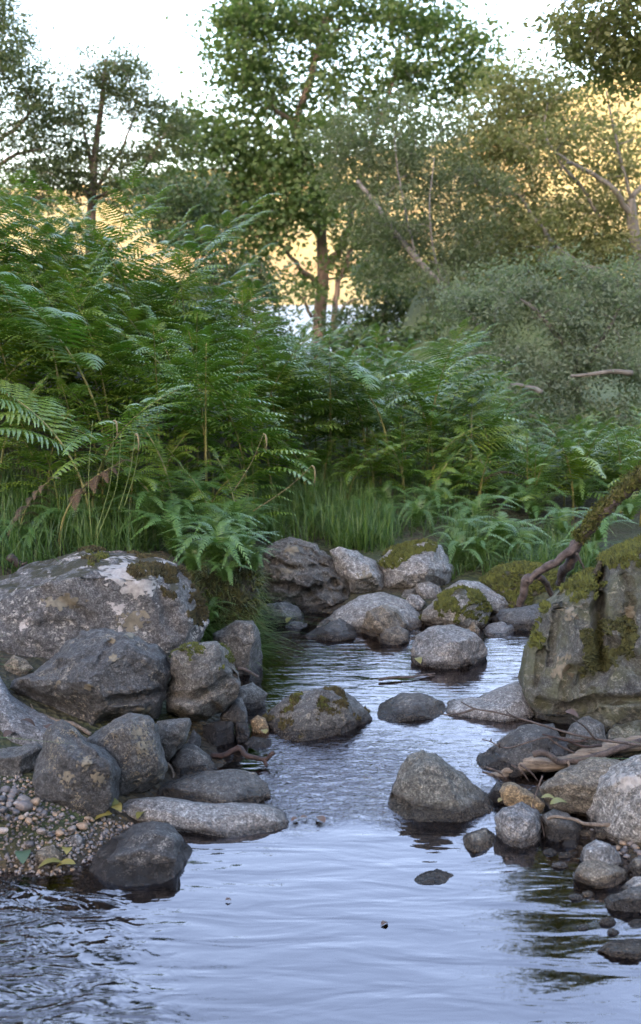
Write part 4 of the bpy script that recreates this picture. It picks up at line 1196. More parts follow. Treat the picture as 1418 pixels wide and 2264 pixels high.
# ================================================================== BRACKEN AND FERNS
M_FERN = leaf_mat('bracken_leaf', (0.072, 0.145, 0.023), (0.155, 0.225, 0.036), .30, .26, island=False, spec=.85)
M_FERNY = leaf_mat('young_bracken_leaf', (0.07, 0.15, 0.022), (0.09, 0.17, 0.03), .35, .4, island=False)
M_FERND = leaf_mat('dead_bracken', (0.05, 0.030, 0.016), (0.09, 0.055, 0.028), .2, .7, island=False)
M_STEM = plain_mat('bracken_stem', (0.10, 0.13, 0.03), (0.22, 0.19, 0.07), 9.0, 0.5)
M_LADY = leaf_mat('lady_fern_leaf', (0.060, 0.135, 0.030), (0.10, 0.18, 0.045), .3, .38, island=False, spec=.55)


def pinnule(L, Wd, lobes, droop, curl):
    """one leaflet along +x, lobed edge; returns V,F3"""
    xs = [0.0]; ws = [Wd * .25]
    for i in range(lobes):
        a = (i + .55) / lobes; b = (i + 1.0) / lobes
        env = (1 - a) ** .75 * .9 + .1
        xs += [a * L, b * L]; ws += [Wd * env, Wd * env * .55 if i < lobes - 1 else 0.0]
    V = []; F = []
    for x, wv in zip(xs, ws):
        z = -droop * (x / L) ** 2 * L
        V += [(x, -wv * .5, z - curl * wv), (x, 0, z), (x, wv * .5, z - curl * wv)]
    for i in range(len(xs) - 1):
        a = i * 3
        F += [(a, a + 3, a + 4), (a, a + 4, a + 1), (a + 1, a + 4, a + 5), (a + 1, a + 5, a + 2)]
    return np.array(V), np.array(F)


def pinna_mesh(name, L, npair, Lp, droop, seed, lobes=4, arch=.15, tipdrop=.25):
    """a side frond lying along +x: mid-rib with opposite leaflets"""
    rr = np.random.default_rng(seed)
    mm = Multi()
    for i in range(npair):
        f = (i + .4) / npair
        x = L * f
        z = arch * L * math.sin(math.pi * f * .7) - tipdrop * L * f ** 2.2
        slope = arch * math.pi * .7 * math.cos(math.pi * f * .7) - tipdrop * 2.2 * f ** 1.2
        ll = Lp * (min(1.0, .55 + f * 2.2)) * (1 - f ** 1.8) ** .8 + Lp * .05
        for sgn in (-1, 1):
            V, F = pinnule(ll * rr.uniform(.9, 1.1), L / npair * .92, lobes, droop * rr.uniform(.6, 1.4), .12)
            an = sgn * (math.radians(72) - f * .35) + rr.normal() * .05
            roll = rr.normal() * .12
            ca, sa = math.cos(an), math.sin(an)
            V2 = np.stack([V[:, 0] * ca - V[:, 1] * sa, V[:, 0] * sa + V[:, 1] * ca, V[:, 2] + roll * V[:, 0] * .4], 1)
            V2[:, 2] += V2[:, 0] * slope
            mm.add(V2 + np.array([x, 0, z]), (), F if sgn > 0 else F)
    xs = np.linspace(0, 1, 7)
    P = np.stack([xs * L, xs * 0, arch * L * np.sin(np.pi * xs * .7) - tipdrop * L * xs ** 2.2], 1)
    V, F4, F3 = tube(P, np.linspace(.0035, .001, 7), 4)
    mm.add(V, F4, F3)
    return mm.mesh(name, smooth=True)


PIN = [pinna_mesh('pinna', 1.0, 15, .27, .35, s, arch=a, tipdrop=td) for s, a, td in ((1, .16, .28), (2, .10, .22), (3, .2, .42), (4, .05, .18))]
PIN_Y = [m.copy() for m in PIN[:2]]
PIN_D = [m.copy() for m in PIN[2:3]]
for m in PIN: m.materials.append(M_FERN)
for m in PIN_Y: m.materials.append(M_FERNY)
for m in PIN_D: m.materials.append(M_FERND)


def stem_curve(h, lean, n=14):
    f = np.linspace(0, 1, n)
    x = lean * h * f ** 2.4
    z = h * (f - .22 * lean * f ** 3)
    return np.stack([x, x * 0, z], 1), f


STEMS = {}


def stem_mesh(h, lean, rad):
    key = (round(h, 1), round(lean, 1))
    if key not in STEMS:
        P, f = stem_curve(*key)
        mm = Multi(); V, F4, F3 = tube(P, np.interp(f, [0, 1], [.0085, .0015]), 6); mm.add(V, F4, F3)
        m = mm.mesh('stem'); m.materials.append(M_STEM)
        STEMS[key] = m
    return STEMS[key], key


BR_N = 0


def bracken(x, y, h, lean, rz, label, group, rr, young=False, dead=False, pairs=None, first=.38, spread=.42):
    """thing: a bracken plant > stem, pinna (side fronds)"""
    global BR_N
    BR_N += 1
    z = float(ground_z(np.array([x]), np.array([y]))[0]) - .02
    root = empty('bracken', (x, y, z), rz)
    tag(root, label, 'bracken', group)
    sm, (hh, le) = stem_mesh(h, lean, .008)
    sobj = link('stem', sm, None, root)
    k = h / hh
    sobj.scale = (k, k, k)
    n = pairs or int(round(5 + h * 2.2))
    P, f = stem_curve(hh, le, 40)
    P = P * k
    bank = PIN_D if dead else (PIN_Y if young else PIN)
    for i in range(n):
        ff = first + (1 - first) * (i / n) ** .85
        j = min(38, int(ff * 39))
        p = P[j]; T = P[j + 1] - P[j]; T = T / np.linalg.norm(T)
        q = (ff - first) / (1 - first)
        L = spread * h ** .6 * (1 - q) ** .75 * (0.75 + .25 * min(1, q * 4 + .4)) + .05
        for sgn in (-1, 1):
            a = sgn * (math.radians(78) - q * .45) + rr.normal() * .13
            up = math.radians(18 + 14 * q) * (1 if not dead else -1.2) + rr.normal() * .12
            # direction in plane spanned by stem tangent's horizontal heading and the sideways axis
            tx = Vector((T[0], 0, T[2]))
            fw = Vector((1, 0, .25)).normalized()
            mixf = (tx * .45 + fw * .55).normalized()
            d = (mixf * math.cos(a) + Vector((0, 1, 0)) * math.sin(a))
            d.z += math.sin(up) * .5
            d.normalize()
            zax = Vector((-.25, 0, 1)) - d * Vector((-.25, 0, 1)).dot(d); zax.normalize()
            yax = zax.cross(d)
            Mx = Matrix((d, yax, zax)).transposed().to_4x4()
            Lq = L * rr.uniform(.88, 1.12)
            u_ = rr.random()
            bk = bank if (dead or young or u_ < .86) else (PIN_Y if (u_ < .992 or q > .4) else PIN_D)
            c = bpy.data.objects.new('pinna', bk[rr.integers(len(bk))])
            COL.objects.link(c)
            c.parent = root
            c.matrix_local = Matrix.Translation(Vector(p)) @ Mx @ Matrix.Diagonal((Lq, Lq * rr.uniform(.9, 1.1), Lq, 1))
    # tip frond
    p = P[int(39 * .96)]; T = Vector(P[39] - P[36]).normalized()
    zax = Vector((-.4, 0, 1)) - T * Vector((-.4, 0, 1)).dot(T); zax.normalize()
    Mx = Matrix((T, zax.cross(T), zax)).transposed().to_4x4()
    c = link('pinna', bank[0], None, root)
    Lq = .13 * h + .03
    c.matrix_local = Matrix.Translation(Vector(p)) @ Mx @ Matrix.Diagonal((Lq, Lq, Lq, 1))
    return root


TOPX = [-120, 0, 100, 250, 330, 400, 470, 540, 600, 650, 700, 760, 850, 940, 990, 1030, 1090, 1140, 1200, 1270, 1350, 1418, 1500]
TOPY = [430, 435, 425, 425, 440, 500, 570, 640, 700, 775, 790, 765, 745, 725, 735, 800, 880, 970, 975, 945, 965, 960, 960]
rb = np.random.default_rng(42)
ZONES = {
    'left': ('green bracken plant in the tall thicket on the left bank', 'bracken on the left bank'),
    'mid': ('green bracken plant in the thicket behind the far rocks', 'bracken behind the far rocks'),
    'right': ('bluish-green bracken plant in the low thicket by the mossy branch', 'bracken on the right bank'),
}
placed = []


def try_place(n, xr, yr, hr, mind, pxr=(-90, 1500), cap=True, first=.38, spread=.42):
    got = 0
    for _ in range(n * 14):
        if got >= n:
            break
        y = rb.uniform(*yr); x = rb.uniform(*xr)
        zg = float(ground_z(np.array([x]), np.array([y]))[0])
        px, py = topix(np.array([x, y, zg]))
        if not (pxr[0] < px < pxr[1]):
            continue
        if any((x - a) ** 2 + (y - b) ** 2 < mind ** 2 for a, b in placed):
            continue
        ytop = np.interp(px, TOPX, TOPY) + rb.uniform(-55, 45)
        zc = float(pix(px, ytop, y)[2])
        h = rb.uniform(*hr)
        le_ = rb.uniform(.25, .6)
        if cap:
            h = min(h, (zc - zg) / (1 - .2 * le_) + .03)
        if h < .35:
            continue
        zone = 'left' if px < 560 else ('mid' if px < 1080 else 'right')
        lab, grp = ZONES[zone]
        ci = int(np.searchsorted([110, 250, 400, 560, 700, 820, 950, 1090, 1230, 1340], px))
        where = ['cut off by the left edge' if px < -60 else 'at the left edge', 'left of the tall grass stalks', 'above the lichen-patched boulder', 'above the overhanging grass tuft', 'above the rugged dark boulder', 'below the brown trunk', 'behind the pale granite rock',
                 'behind the moss-capped boulder', 'above the moss-covered mound', 'above the fallen branch', 'at the right edge'][ci]
        fr_ = 6.3 if px < 560 else 7.7
        row = 'front-row' if y < fr_ else ('middle-row' if y < fr_ + 1.2 else 'back-row')
        grp = 'bracken ' + where
        lab = ('short ' if h < .6 else ('tall ' if h > 1.2 else '')) + row + ' green bracken ' + where
        rz = math.radians(-90) + rb.normal() * 1.0       # mostly arching toward the light over the stream
        bracken(x, y, h, le_, rz, lab, grp, rb, first=first, spread=spread)
        placed.append((x, y))
        got += 1
    return got


try_place(26, (-2.6, -.35), (5.35, 6.2), (.45, .8), .19, (-90, 560), first=.25, spread=.40)
try_place(52, (-3.0, -.25), (5.9, 7.2), (.85, 1.3), .19, (-90, 640), first=.3, spread=.46)
try_place(56, (-3.6, -.2), (7.0, 9.2), (1.2, 1.9), .20, (-90, 660), first=.25, spread=.5)
try_place(22, (-.3, 1.3), (7.0, 7.6), (.35, .6), .18, (600, 1090), first=.25, spread=.42)
try_place(46, (-.5, 1.5), (7.6, 9.2), (.8, 1.25), .2, (560, 1090), first=.25, spread=.48)
try_place(18, (-.4, 1.6), (9.2, 11.0), (.9, 1.4), .24, (560, 1080), first=.3, spread=.5)
try_place(38, (1.0, 3.2), (7.0, 9.4), (.5, .85), .2, (1080, 1480), first=.25, spread=.5)
try_place(16, (-4.6, -2.0), (5.8, 8.6), (1.0, 1.5), .3, (-480, -90), first=.25, spread=.5)
# hero plants
def hero(px, y, h, lean, rz, label, **kw):
    x = float(pix(px, 1000, y)[0])
    bracken(x, y, h, lean, rz, label, None, rb, **kw)
hero(196, 5.25, .95, .55, math.radians(170), 'bracken with bare tan stem arching over the lichen-patched boulder', first=.55, spread=.5)
hero(195, 5.3, .9, .55, math.radians(-25), 'bracken with light green frond sprawling right above the lichen-patched boulder', first=.5, spread=.5)
hero(865, 7.5, 1.10, .45, math.radians(200), 'tall bracken with forked yellow stem behind the moss-capped boulder', first=.6, spread=.45)
hero(945, 7.7, 1.25, .35, math.radians(-60), 'tallest upright bracken of the centre with pointed tip', first=.5, spread=.5)
hero(455, 6.0, 1.15, .2, math.radians(-80), 'young yellow-green bracken with upright tip in the left thicket', young=True, first=.6, spread=.36)
hero(240, 6.1, 1.45, .5, math.radians(215), 'light green bracken high on the left bank', young=True, first=.55, spread=.45)
hero(770, 7.0, .5, .6, math.radians(-20), 'bracken with silvery drooping frond above the grass in the centre', first=.5, spread=.4)
hero(680, 6.9, .6, .5, math.radians(230), 'pale bracken frond left of the centre grass', first=.5, spread=.35)
hero(30, 4.95, .45, .5, math.radians(-30), 'dead rust-brown bracken at the left edge in the grass', dead=True, first=.4, spread=.13)
hero(120, 5.0, .55, .6, math.radians(-10), 'withered brown bracken frond hanging above the grass', dead=True, first=.6, spread=.17)


# small lady ferns low on the banks
def frond_mesh(L, npair, Lp, seed, arch=.5):
    m = pinna_mesh('frond', L, npair, Lp, .25, seed, lobes=4, arch=arch, tipdrop=arch * 1.1)
    m.materials.append(M_LADY)
    return m


FR = [frond_mesh(1.0, 26, .17, 50 + i, a) for i, a in enumerate((.5, .35, .65))]


def lady(px, py, z, L, n, label, rr, tilt=.5):
    p = gp(px, py, z)
    zg = float(ground_z(p[0:1], p[1:2])[0])
    root = empty('fern', (p[0], p[1], max(z, zg)), 0)
    tag(root, label, 'fern')
    for i in range(n):
        c = link('frond', FR[i % 3], None, root)
        a = 6.283 * i / n + rr.normal() * .25
        l = L * rr.uniform(.75, 1.15)
        c.rotation_euler = (0, -rr.uniform(tilt * .5, tilt * 1.6), a)
        c.scale = (l, l, l)
    return root


rl = np.random.default_rng(8)
LADY = [(400, 1180, .40, .36, 14, 'feathery fern on the bank edge right of the lichen-patched boulder'), (470, 1210, .38, .34, 14, 'feathery fern drooping over the grass tuft above the far pool'), (330, 1170, .44, .34, 12, 'feathery fern behind the mossy top of the lichen-patched boulder'),
        (520, 1190, .34, .30, 12, 'light green fern at the outer end of the grassy bank'), (430, 1130, .42, .4, 12, 'feathery fern higher on the bank behind the boulder'), (250, 1120, .46, .34, 10, 'fern among the grass above the big boulder'),
        (465, 1375, .16, .14, 7, 'tiny fern in the gap below the grass tuft'),
        (960, 1150, .14, .42, 12, 'fern above the moss-capped boulder, left of three'), (1050, 1180, .12, .45, 13, 'fern behind the pale sloping rock'), (1110, 1230, .10, .42, 13, 'dark fern just above the moss-covered mound'), (1010, 1240, .12, .30, 10, 'small fern right beside the moss-capped boulder'),
        (1180, 1150, .12, .42, 12, 'yellowish fern in the gap left of the mossy branch'), (1240, 1190, .14, .36, 10, 'fern directly under the mossy branch'), (1320, 1200, .2, .38, 12, 'fern behind the huge cracked boulder'), (1080, 1110, .14, .42, 12, 'fern in front of the low bracken on the right'), (900, 1100, .16, .36, 10, 'fern below the forked yellow bracken stem'), (1390, 1150, .22, .4, 12, 'fern at the right edge behind the huge cracked boulder')]
LADY += [(600, 1190, .14, .26, 10, 'small fern between the rugged dark boulder and the grass'), (700, 1180, .12, .24, 10, 'small fern behind the gap between rugged boulder and granite rock'), (150, 1190, .42, .26, 10, 'small fern in the grass behind the big left boulder'), (60, 1220, .40, .24, 9, 'small fern by the sawn-off branch stub'), (480, 1248, .42, .26, 15, 'large feathery fern spilling over the turf overhang'), (545, 1175, .30, .3, 12, 'feathery fern at the tip of the left bank'), (380, 1215, .38, .3, 12, 'feathery fern at the mossy shoulder of the lichen-patched boulder'), (620, 1120, .18, .32, 11, 'fern left of the bright centre grass'), (850, 1140, .16, .34, 11, 'fern right of the bright centre grass'), (920, 1170, .14, .34, 11, 'fern just above the moss cap'), (1000, 1110, .16, .4, 12, 'broad fern below the tallest centre bracken'), (1140, 1130, .14, .4, 12, 'broad fern between centre and right bracken'), (1280, 1120, .16, .4, 12, 'broad fern behind the mossy branch'), (1350, 1100, .18, .4, 12, 'broad fern above the huge boulder moss'), (720, 1090, .2, .34, 10, 'fern at the back of the centre grass'), (560, 1090, .3, .36, 12, 'fern at the foot of the left thicket'), (430, 1262, .40, .20, 13, 'small fern curling over the top of the turf overhang'), (535, 1252, .40, .22, 14, 'small fern at the right end of the turf overhang'), (562, 1262, .38, .18, 11, 'small light fern beside the rugged dark boulder'), (500, 1285, .36, .17, 12, 'little fern on the face of the turf overhang'), (1060, 1255, .08, .30, 10, 'small fern over the pale sloping rock'), (1150, 1240, .10, .34, 11, 'fern overhanging the moss-covered mound'), (860, 1190, .10, .26, 9, 'small fern behind the moss-capped boulder, beside the grass'), (1020, 1215, .10, .34, 11, 'fern hanging beside the shoulder of the moss-capped boulder'), (1290, 1250, .12, .26, 9, 'small fern between the mossy branch and the huge boulder'), (790, 1170, .12, .26, 9, 'small fern in the centre grass')]
for a in LADY:
    k_ = .78 if a[0] > 540 or a[3] > .3 else 1.0
    lady(a[0], a[1], a[2], a[3] * k_, a[4] + 2, a[5], rl)

# ================================================================== GRASS
M_GRASS = leaf_mat('grass_blade', (0.045, 0.105, 0.025), (0.09, 0.15, 0.035), .3, .45)
M_GRASSB = leaf_mat('bright_grass_blade', (0.065, 0.13, 0.028), (0.125, 0.19, 0.052), .35, .45)
M_STRAW = leaf_mat('dry_grass', (0.12, 0.11, 0.045), (0.2, 0.17, 0.085), .2, .6)


def blades(n, pos, hmin, hmax, wd, seed, lean=.5, hang=0.0, heading=None):
    rr = np.random.default_rng(seed)
    i = rr.integers(0, len(pos), n)
    p = pos[i]
    h = rr.uniform(hmin, hmax, n)
    a = rr.uniform(0, 6.283, n) if heading is None else heading + rr.normal(size=n) * .7
    d = np.stack([np.cos(a), np.sin(a), np.zeros(n)], 1)
    s = np.stack([-np.sin(a), np.cos(a), np.zeros(n)], 1)
    le = np.abs(rr.normal(size=n)) * lean + hang
    Vs = []
    for k, f in enumerate((0, .35, .7, 1.0)):
        out = le * h * f ** 2
        zz = h * (f - np.clip(le, 0, 2) * .35 * f ** 2.5)
        c = p + d * out[:, None] + np.array([0, 0, 1]) * zz[:, None]
        ww = wd * (1, .85, .55, 0.0)[k] * rr.uniform(.7, 1.3, n)
        if k < 3:
            Vs += [c - s * ww[:, None], c + s * ww[:, None]]
        else:
            Vs.append(c)
    V = np.stack(Vs, 1).reshape(-1, 3)
    b = np.arange(n) * 7
    F4 = np.concatenate([np.stack([b, b + 1, b + 3, b + 2], 1), np.stack([b + 2, b + 3, b + 5, b + 4], 1)])
    F3 = np.stack([b + 4, b + 5, b + 6], 1)
    return V, F4, F3


def sample_area(poly_px, n, z, seed):
    rr = np.random.default_rng(seed)
    P = np.array(poly_px, float)
    lo, hi = P.min(0), P.max(0)
    out = []
    while len(out) < n:
        q = rr.uniform(lo, hi)
        inside = False
        j = len(P) - 1
        for k in range(len(P)):
            if (P[k, 1] > q[1]) != (P[j, 1] > q[1]) and q[0] < (P[j, 0] - P[k, 0]) * (q[1] - P[k, 1]) / (P[j, 1] - P[k, 1]) + P[k, 0]:
                inside = not inside
            j = k
        if inside:
            g_ = gp(q[0], q[1], z)
            zz = float(ground_z(g_[0:1], g_[1:2])[0])
            out.append((g_[0], g_[1], zz - .01))
    return np.array(out)


def grass(name, label, areas, n, hmin, hmax, wd, mat, seed, **kw):
    pos = np.concatenate([sample_area(a, 260, z, seed + i) for i, (a, z) in enumerate(areas)])
    V, F4, F3 = blades(n, pos, hmin, hmax, wd, seed, **kw)
    o = link(name, mesh_np(name, V, [F4, F3]), mat)
    tag(o, label, 'grass', kind='stuff')
    return o


grass('bank_grass', 'dark green grass behind the lichen-patched boulder on the left', [([(-80, 1210), (0, 1180), (200, 1170), (330, 1190), (330, 1240), (150, 1250), (-80, 1290)], .38), ([(-60, 1120), (200, 1110), (350, 1130), (350, 1180), (-60, 1190)], .42)], 3600, .06, .34, .0026, M_GRASS, 31, lean=.75)
grass('tuft_grass', 'bright arching grass hanging over the bank edge above the far pool', [([(380, 1230), (460, 1170), (560, 1160), (575, 1230), (500, 1290), (440, 1290)], .30), ([(420, 1225), (560, 1215), (575, 1250), (430, 1265)], .40)], 6500, .06, .17, .0019, M_GRASSB, 32, lean=1.2, heading=-.9)
grass('bank_grass', 'tall bright grass behind the rugged dark boulder', [([(560, 1180), (600, 1150), (830, 1150), (840, 1205), (700, 1210), (570, 1215)], .14), ([(600, 1110), (820, 1110), (830, 1160), (600, 1165)], .16)], 2400, .06, .32, .0024, M_GRASSB, 33, lean=.7)
grass('bank_grass', 'dark grass under the central bracken', [([(700, 1130), (1000, 1080), (1060, 1180), (830, 1200)], .14), ([(540, 1120), (700, 1100), (720, 1160), (560, 1180)], .16), ([(700, 1180), (860, 1185), (870, 1225), (740, 1225)], .11), ([(980, 1210), (1100, 1190), (1120, 1250), (1000, 1262)], .09)], 4600, .05, .28, .0024, M_GRASS, 34, lean=.9)
grass('bank_grass', 'dark grass fringe along the far rocks on the right', [([(990, 1240), (1080, 1200), (1260, 1190), (1300, 1250), (1060, 1275), (1000, 1280)], .08), ([(1150, 1270), (1260, 1230), (1330, 1230), (1300, 1290)], .1)], 4200, .07, .2, .0026, M_GRASS, 36, lean=1.0)
# the turf overhang itself
rock('turf', 'turf_bank', 'mossy earth overhang under the grass tuft left of the far pool', [(395, 1300), (430, 1255), (520, 1228), (566, 1240), (578, 1290), (572, 1350), (548, 1398), (500, 1425), (450, 1400), (425, 1345)], 1385, .12, t=.2, lean=.45, sub=5, mat='mossy', seed=90, cat='bank')
moss_on('turf', 2600, -.6, .022, None, -.1, 9.0, seed=12, mat=M_DMOSS)
moss_on('turf', 700, -.6, .02, None, .05, 9.0, seed=14)

# the banks go on past both edges of the picture
rg_ = np.random.default_rng(77)
side_ = []
while len(side_) < 900:
    x_ = rg_.uniform(1.15, 3.6) * (1 if rg_.random() < .6 else -1); y_ = rg_.uniform(.6, 6.0)
    if abs(topix(np.array([x_, y_, .2]))[0] - 709) < 760 or (x_ < 0 and y_ < 2.9):
        continue
    side_.append((x_, y_))
side_ = np.array(side_)
zs_ = ground_z(side_[:, 0], side_[:, 1])
ks_ = zs_ > .06
V, F4, F3 = blades(9000, np.concatenate([side_[ks_], zs_[ks_, None] - .01], 1), .08, .26, .0032, 78, lean=1.0)
tag(link('bank_grass', mesh_np('bank_grass', V, [F4, F3]), M_GRASS), 'rough grass on the banks at the very edges of the picture', 'grass', kind='stuff')
scatter_gravel('bank_gravel', 'loose stones along the right bank at the picture edge', side_[(side_[:, 0] > 0) & (zs_ < .25)][:300], .01, .04, 79)
# grass growing out of the turf face, bending over and hanging in tangles
o_, Vt, Ft = ROCKS['turf']
rh = np.random.default_rng(35)
nt = np.cross(Vt[Ft[:, 1]] - Vt[Ft[:, 0]], Vt[Ft[:, 2]] - Vt[Ft[:, 0]])
at_ = np.linalg.norm(nt, axis=1); nt = nt / at_[:, None]
okf = np.where((nt[:, 1] < .35) & (nt[:, 2] > -.5))[0]
wgt = at_[okf] * (1.1 + nt[okf, 2]) * (1 + 1.4 * fbm(Vt[Ft[okf, 0]] * 9, 2)).clip(.05)
nh = 1100
fi = rh.choice(okf, nh, p=wgt / wgt.sum())
ph = Vt[Ft[fi]].mean(1)
dh = nt[fi] + rh.normal(size=(nh, 3)) * .45 + np.array([0, -.1, .35]); dh /= np.linalg.norm(dh, axis=1)[:, None]
sh_ = np.cross(dh, rh.normal(size=(nh, 3))); sh_ /= np.linalg.norm(sh_, axis=1)[:, None]
hh_ = rh.uniform(.02, .10, nh) * rh.uniform(.5, 1.3, nh)
vv = []
for k_, f_ in enumerate((0, .35, .7, 1.0)):
    c_ = ph + dh * (hh_ * f_)[:, None] - np.array([0, 0, 1]) * (hh_ * rh.uniform(.5, 1.1, nh) * f_ ** 2)[:, None]
    ww_ = .0021 * (1, .9, .6, 0)[k_]
    vv += [c_ - sh_ * ww_, c_ + sh_ * ww_] if k_ < 3 else [c_]
V = np.stack(vv, 1).reshape(-1, 3)
b_ = np.arange(nh) * 7
o = link('hanging_grass', mesh_np('hanging_grass', V, [np.concatenate([np.stack([b_, b_ + 1, b_ + 3, b_ + 2], 1), np.stack([b_ + 2, b_ + 3, b_ + 5, b_ + 4], 1)]), np.stack([b_ + 4, b_ + 5, b_ + 6], 1)]),
         leaf_mat('hanging_grass_blade', (0.045, 0.085, 0.02), (0.13, 0.14, 0.05), .25, .5))
tag(o, 'tangled grass hanging from the overhanging bank', 'grass', kind='stuff')

# seed-headed grass stalks
STK = [((470, 1010, 5.0), (560, 940, 5.0), 'tall dry grass stalk with nodding seed head above the tuft', (535, 1060), (585, 958)),
       ]
def stalk(label, a, b, bend, Y0, mat=M_STRAW, head=True):
    root = empty('grass_stalk', pix(*a, Y0)); tag(root, label, 'grass stalk')
    m_ = ((a[0] + b[0]) / 2 + bend, (a[1] + b[1]) / 2)
    V, F4, F3 = stick([(*a, Y0), (*m_, Y0 - .02), (*b, Y0 - .04)], .0022, .0012, sides=5, seed=3); st_ = child('stem', V, F4, F3, mat, root)
    if head:
        V, F4, F3 = stick([(*b, Y0 - .04), (b[0] + 5, b[1] + 4, Y0 - .05), (b[0] + 7, b[1] + 22, Y0 - .06), (b[0] + 6, b[1] + 38, Y0 - .06)], .005, .002, sides=6, seed=5, knob=.9); sh = child('seed_head', V, F4, F3, M_STRAW, root); sh.parent = st_
stalk('tall dry grass stalk with nodding seed head above the tuft', (518, 1085), (583, 960), 6, 4.9)
stalk('short dry grass stalk with pale seed head right of the tuft', (560, 1130), (690, 1030), 10, 5.2)
GS = leaf_mat('green_stalk', (0.14, 0.19, 0.06), (0.18, 0.23, 0.08), .2, .5)
for k, (a, b, bd, lab) in enumerate([((203, 1195), (205, 930), -8, 'leftmost tall green grass stalk above the lichen-patched boulder'), ((210, 1190), (252, 930), 14, 'tall green grass stalk, second from the left above the boulder'), ((215, 1190), (268, 960), 16, 'tall green grass stalk, third from the left above the boulder'),
                                     ((262, 1130), (300, 960), 6, 'tall green grass stalk, fourth from the left above the boulder'), ((275, 1120), (308, 990), 4, 'rightmost tall green grass stalk above the lichen-patched boulder')]):
    stalk(lab, a, b, bd, 4.75 - k * .02, GS, head=(k % 2 == 1))

# ================================================================== TREES
def leaf_template(kind):
    if kind == 'palmate':   # five-lobed
        a = np.radians([-75, -15, 15, 60, 90, 120, 165, 195, 255])
        rr = np.array([.32, .34, .62, .42, .74, .42, .62, .34, .32])
        V = np.stack([np.cos(a) * rr, np.sin(a) * rr + .1, -.12 * rr ** 2], 1)
        V = np.concatenate([[[0, 0, .02]], V])
        n = len(a)
        F = [(0, 1 + i, 1 + (i + 1) % n) for i in range(n)]
    else:                   # simple oval
        V = np.array([[0, -.5, 0], [.24, -.15, .04], [.2, .25, .03], [0, .5, -.04], [-.2, .25, .03], [-.24, -.15, .04]])
        F = [(0, 1, 2), (0, 2, 3), (0, 3, 4), (0, 4, 5)]
    return V, np.array(F)


def leaves_mesh(name, pos, size, kind, seed, updir=.55):
    rr = np.random.default_rng(seed)
    n = len(pos)
    T, F = leaf_template(kind)
    nrm = rr.normal(size=(n, 3)); nrm /= np.linalg.norm(nrm, axis=1)[:, None]
    nrm += np.array([0, 0, updir]); nrm /= np.linalg.norm(nrm, axis=1)[:, None]
    tg = np.cross(nrm, rr.normal(size=(n, 3))); tg /= np.linalg.norm(tg, axis=1)[:, None]
    bt = np.cross(nrm, tg)
    s = size * rr.uniform(.6, 1.25, n)
    V = pos[:, None] + s[:, None, None] * (T[None, :, 0:1] * tg[:, None] + T[None, :, 1:2] * bt[:, None] + T[None, :, 2:3] * nrm[:, None])
    Fo = (F[None] + (np.arange(n) * len(T))[:, None, None]).reshape(-1, 3)
    return mesh_np(name, V.reshape(-1, 3), Fo, smooth=False)


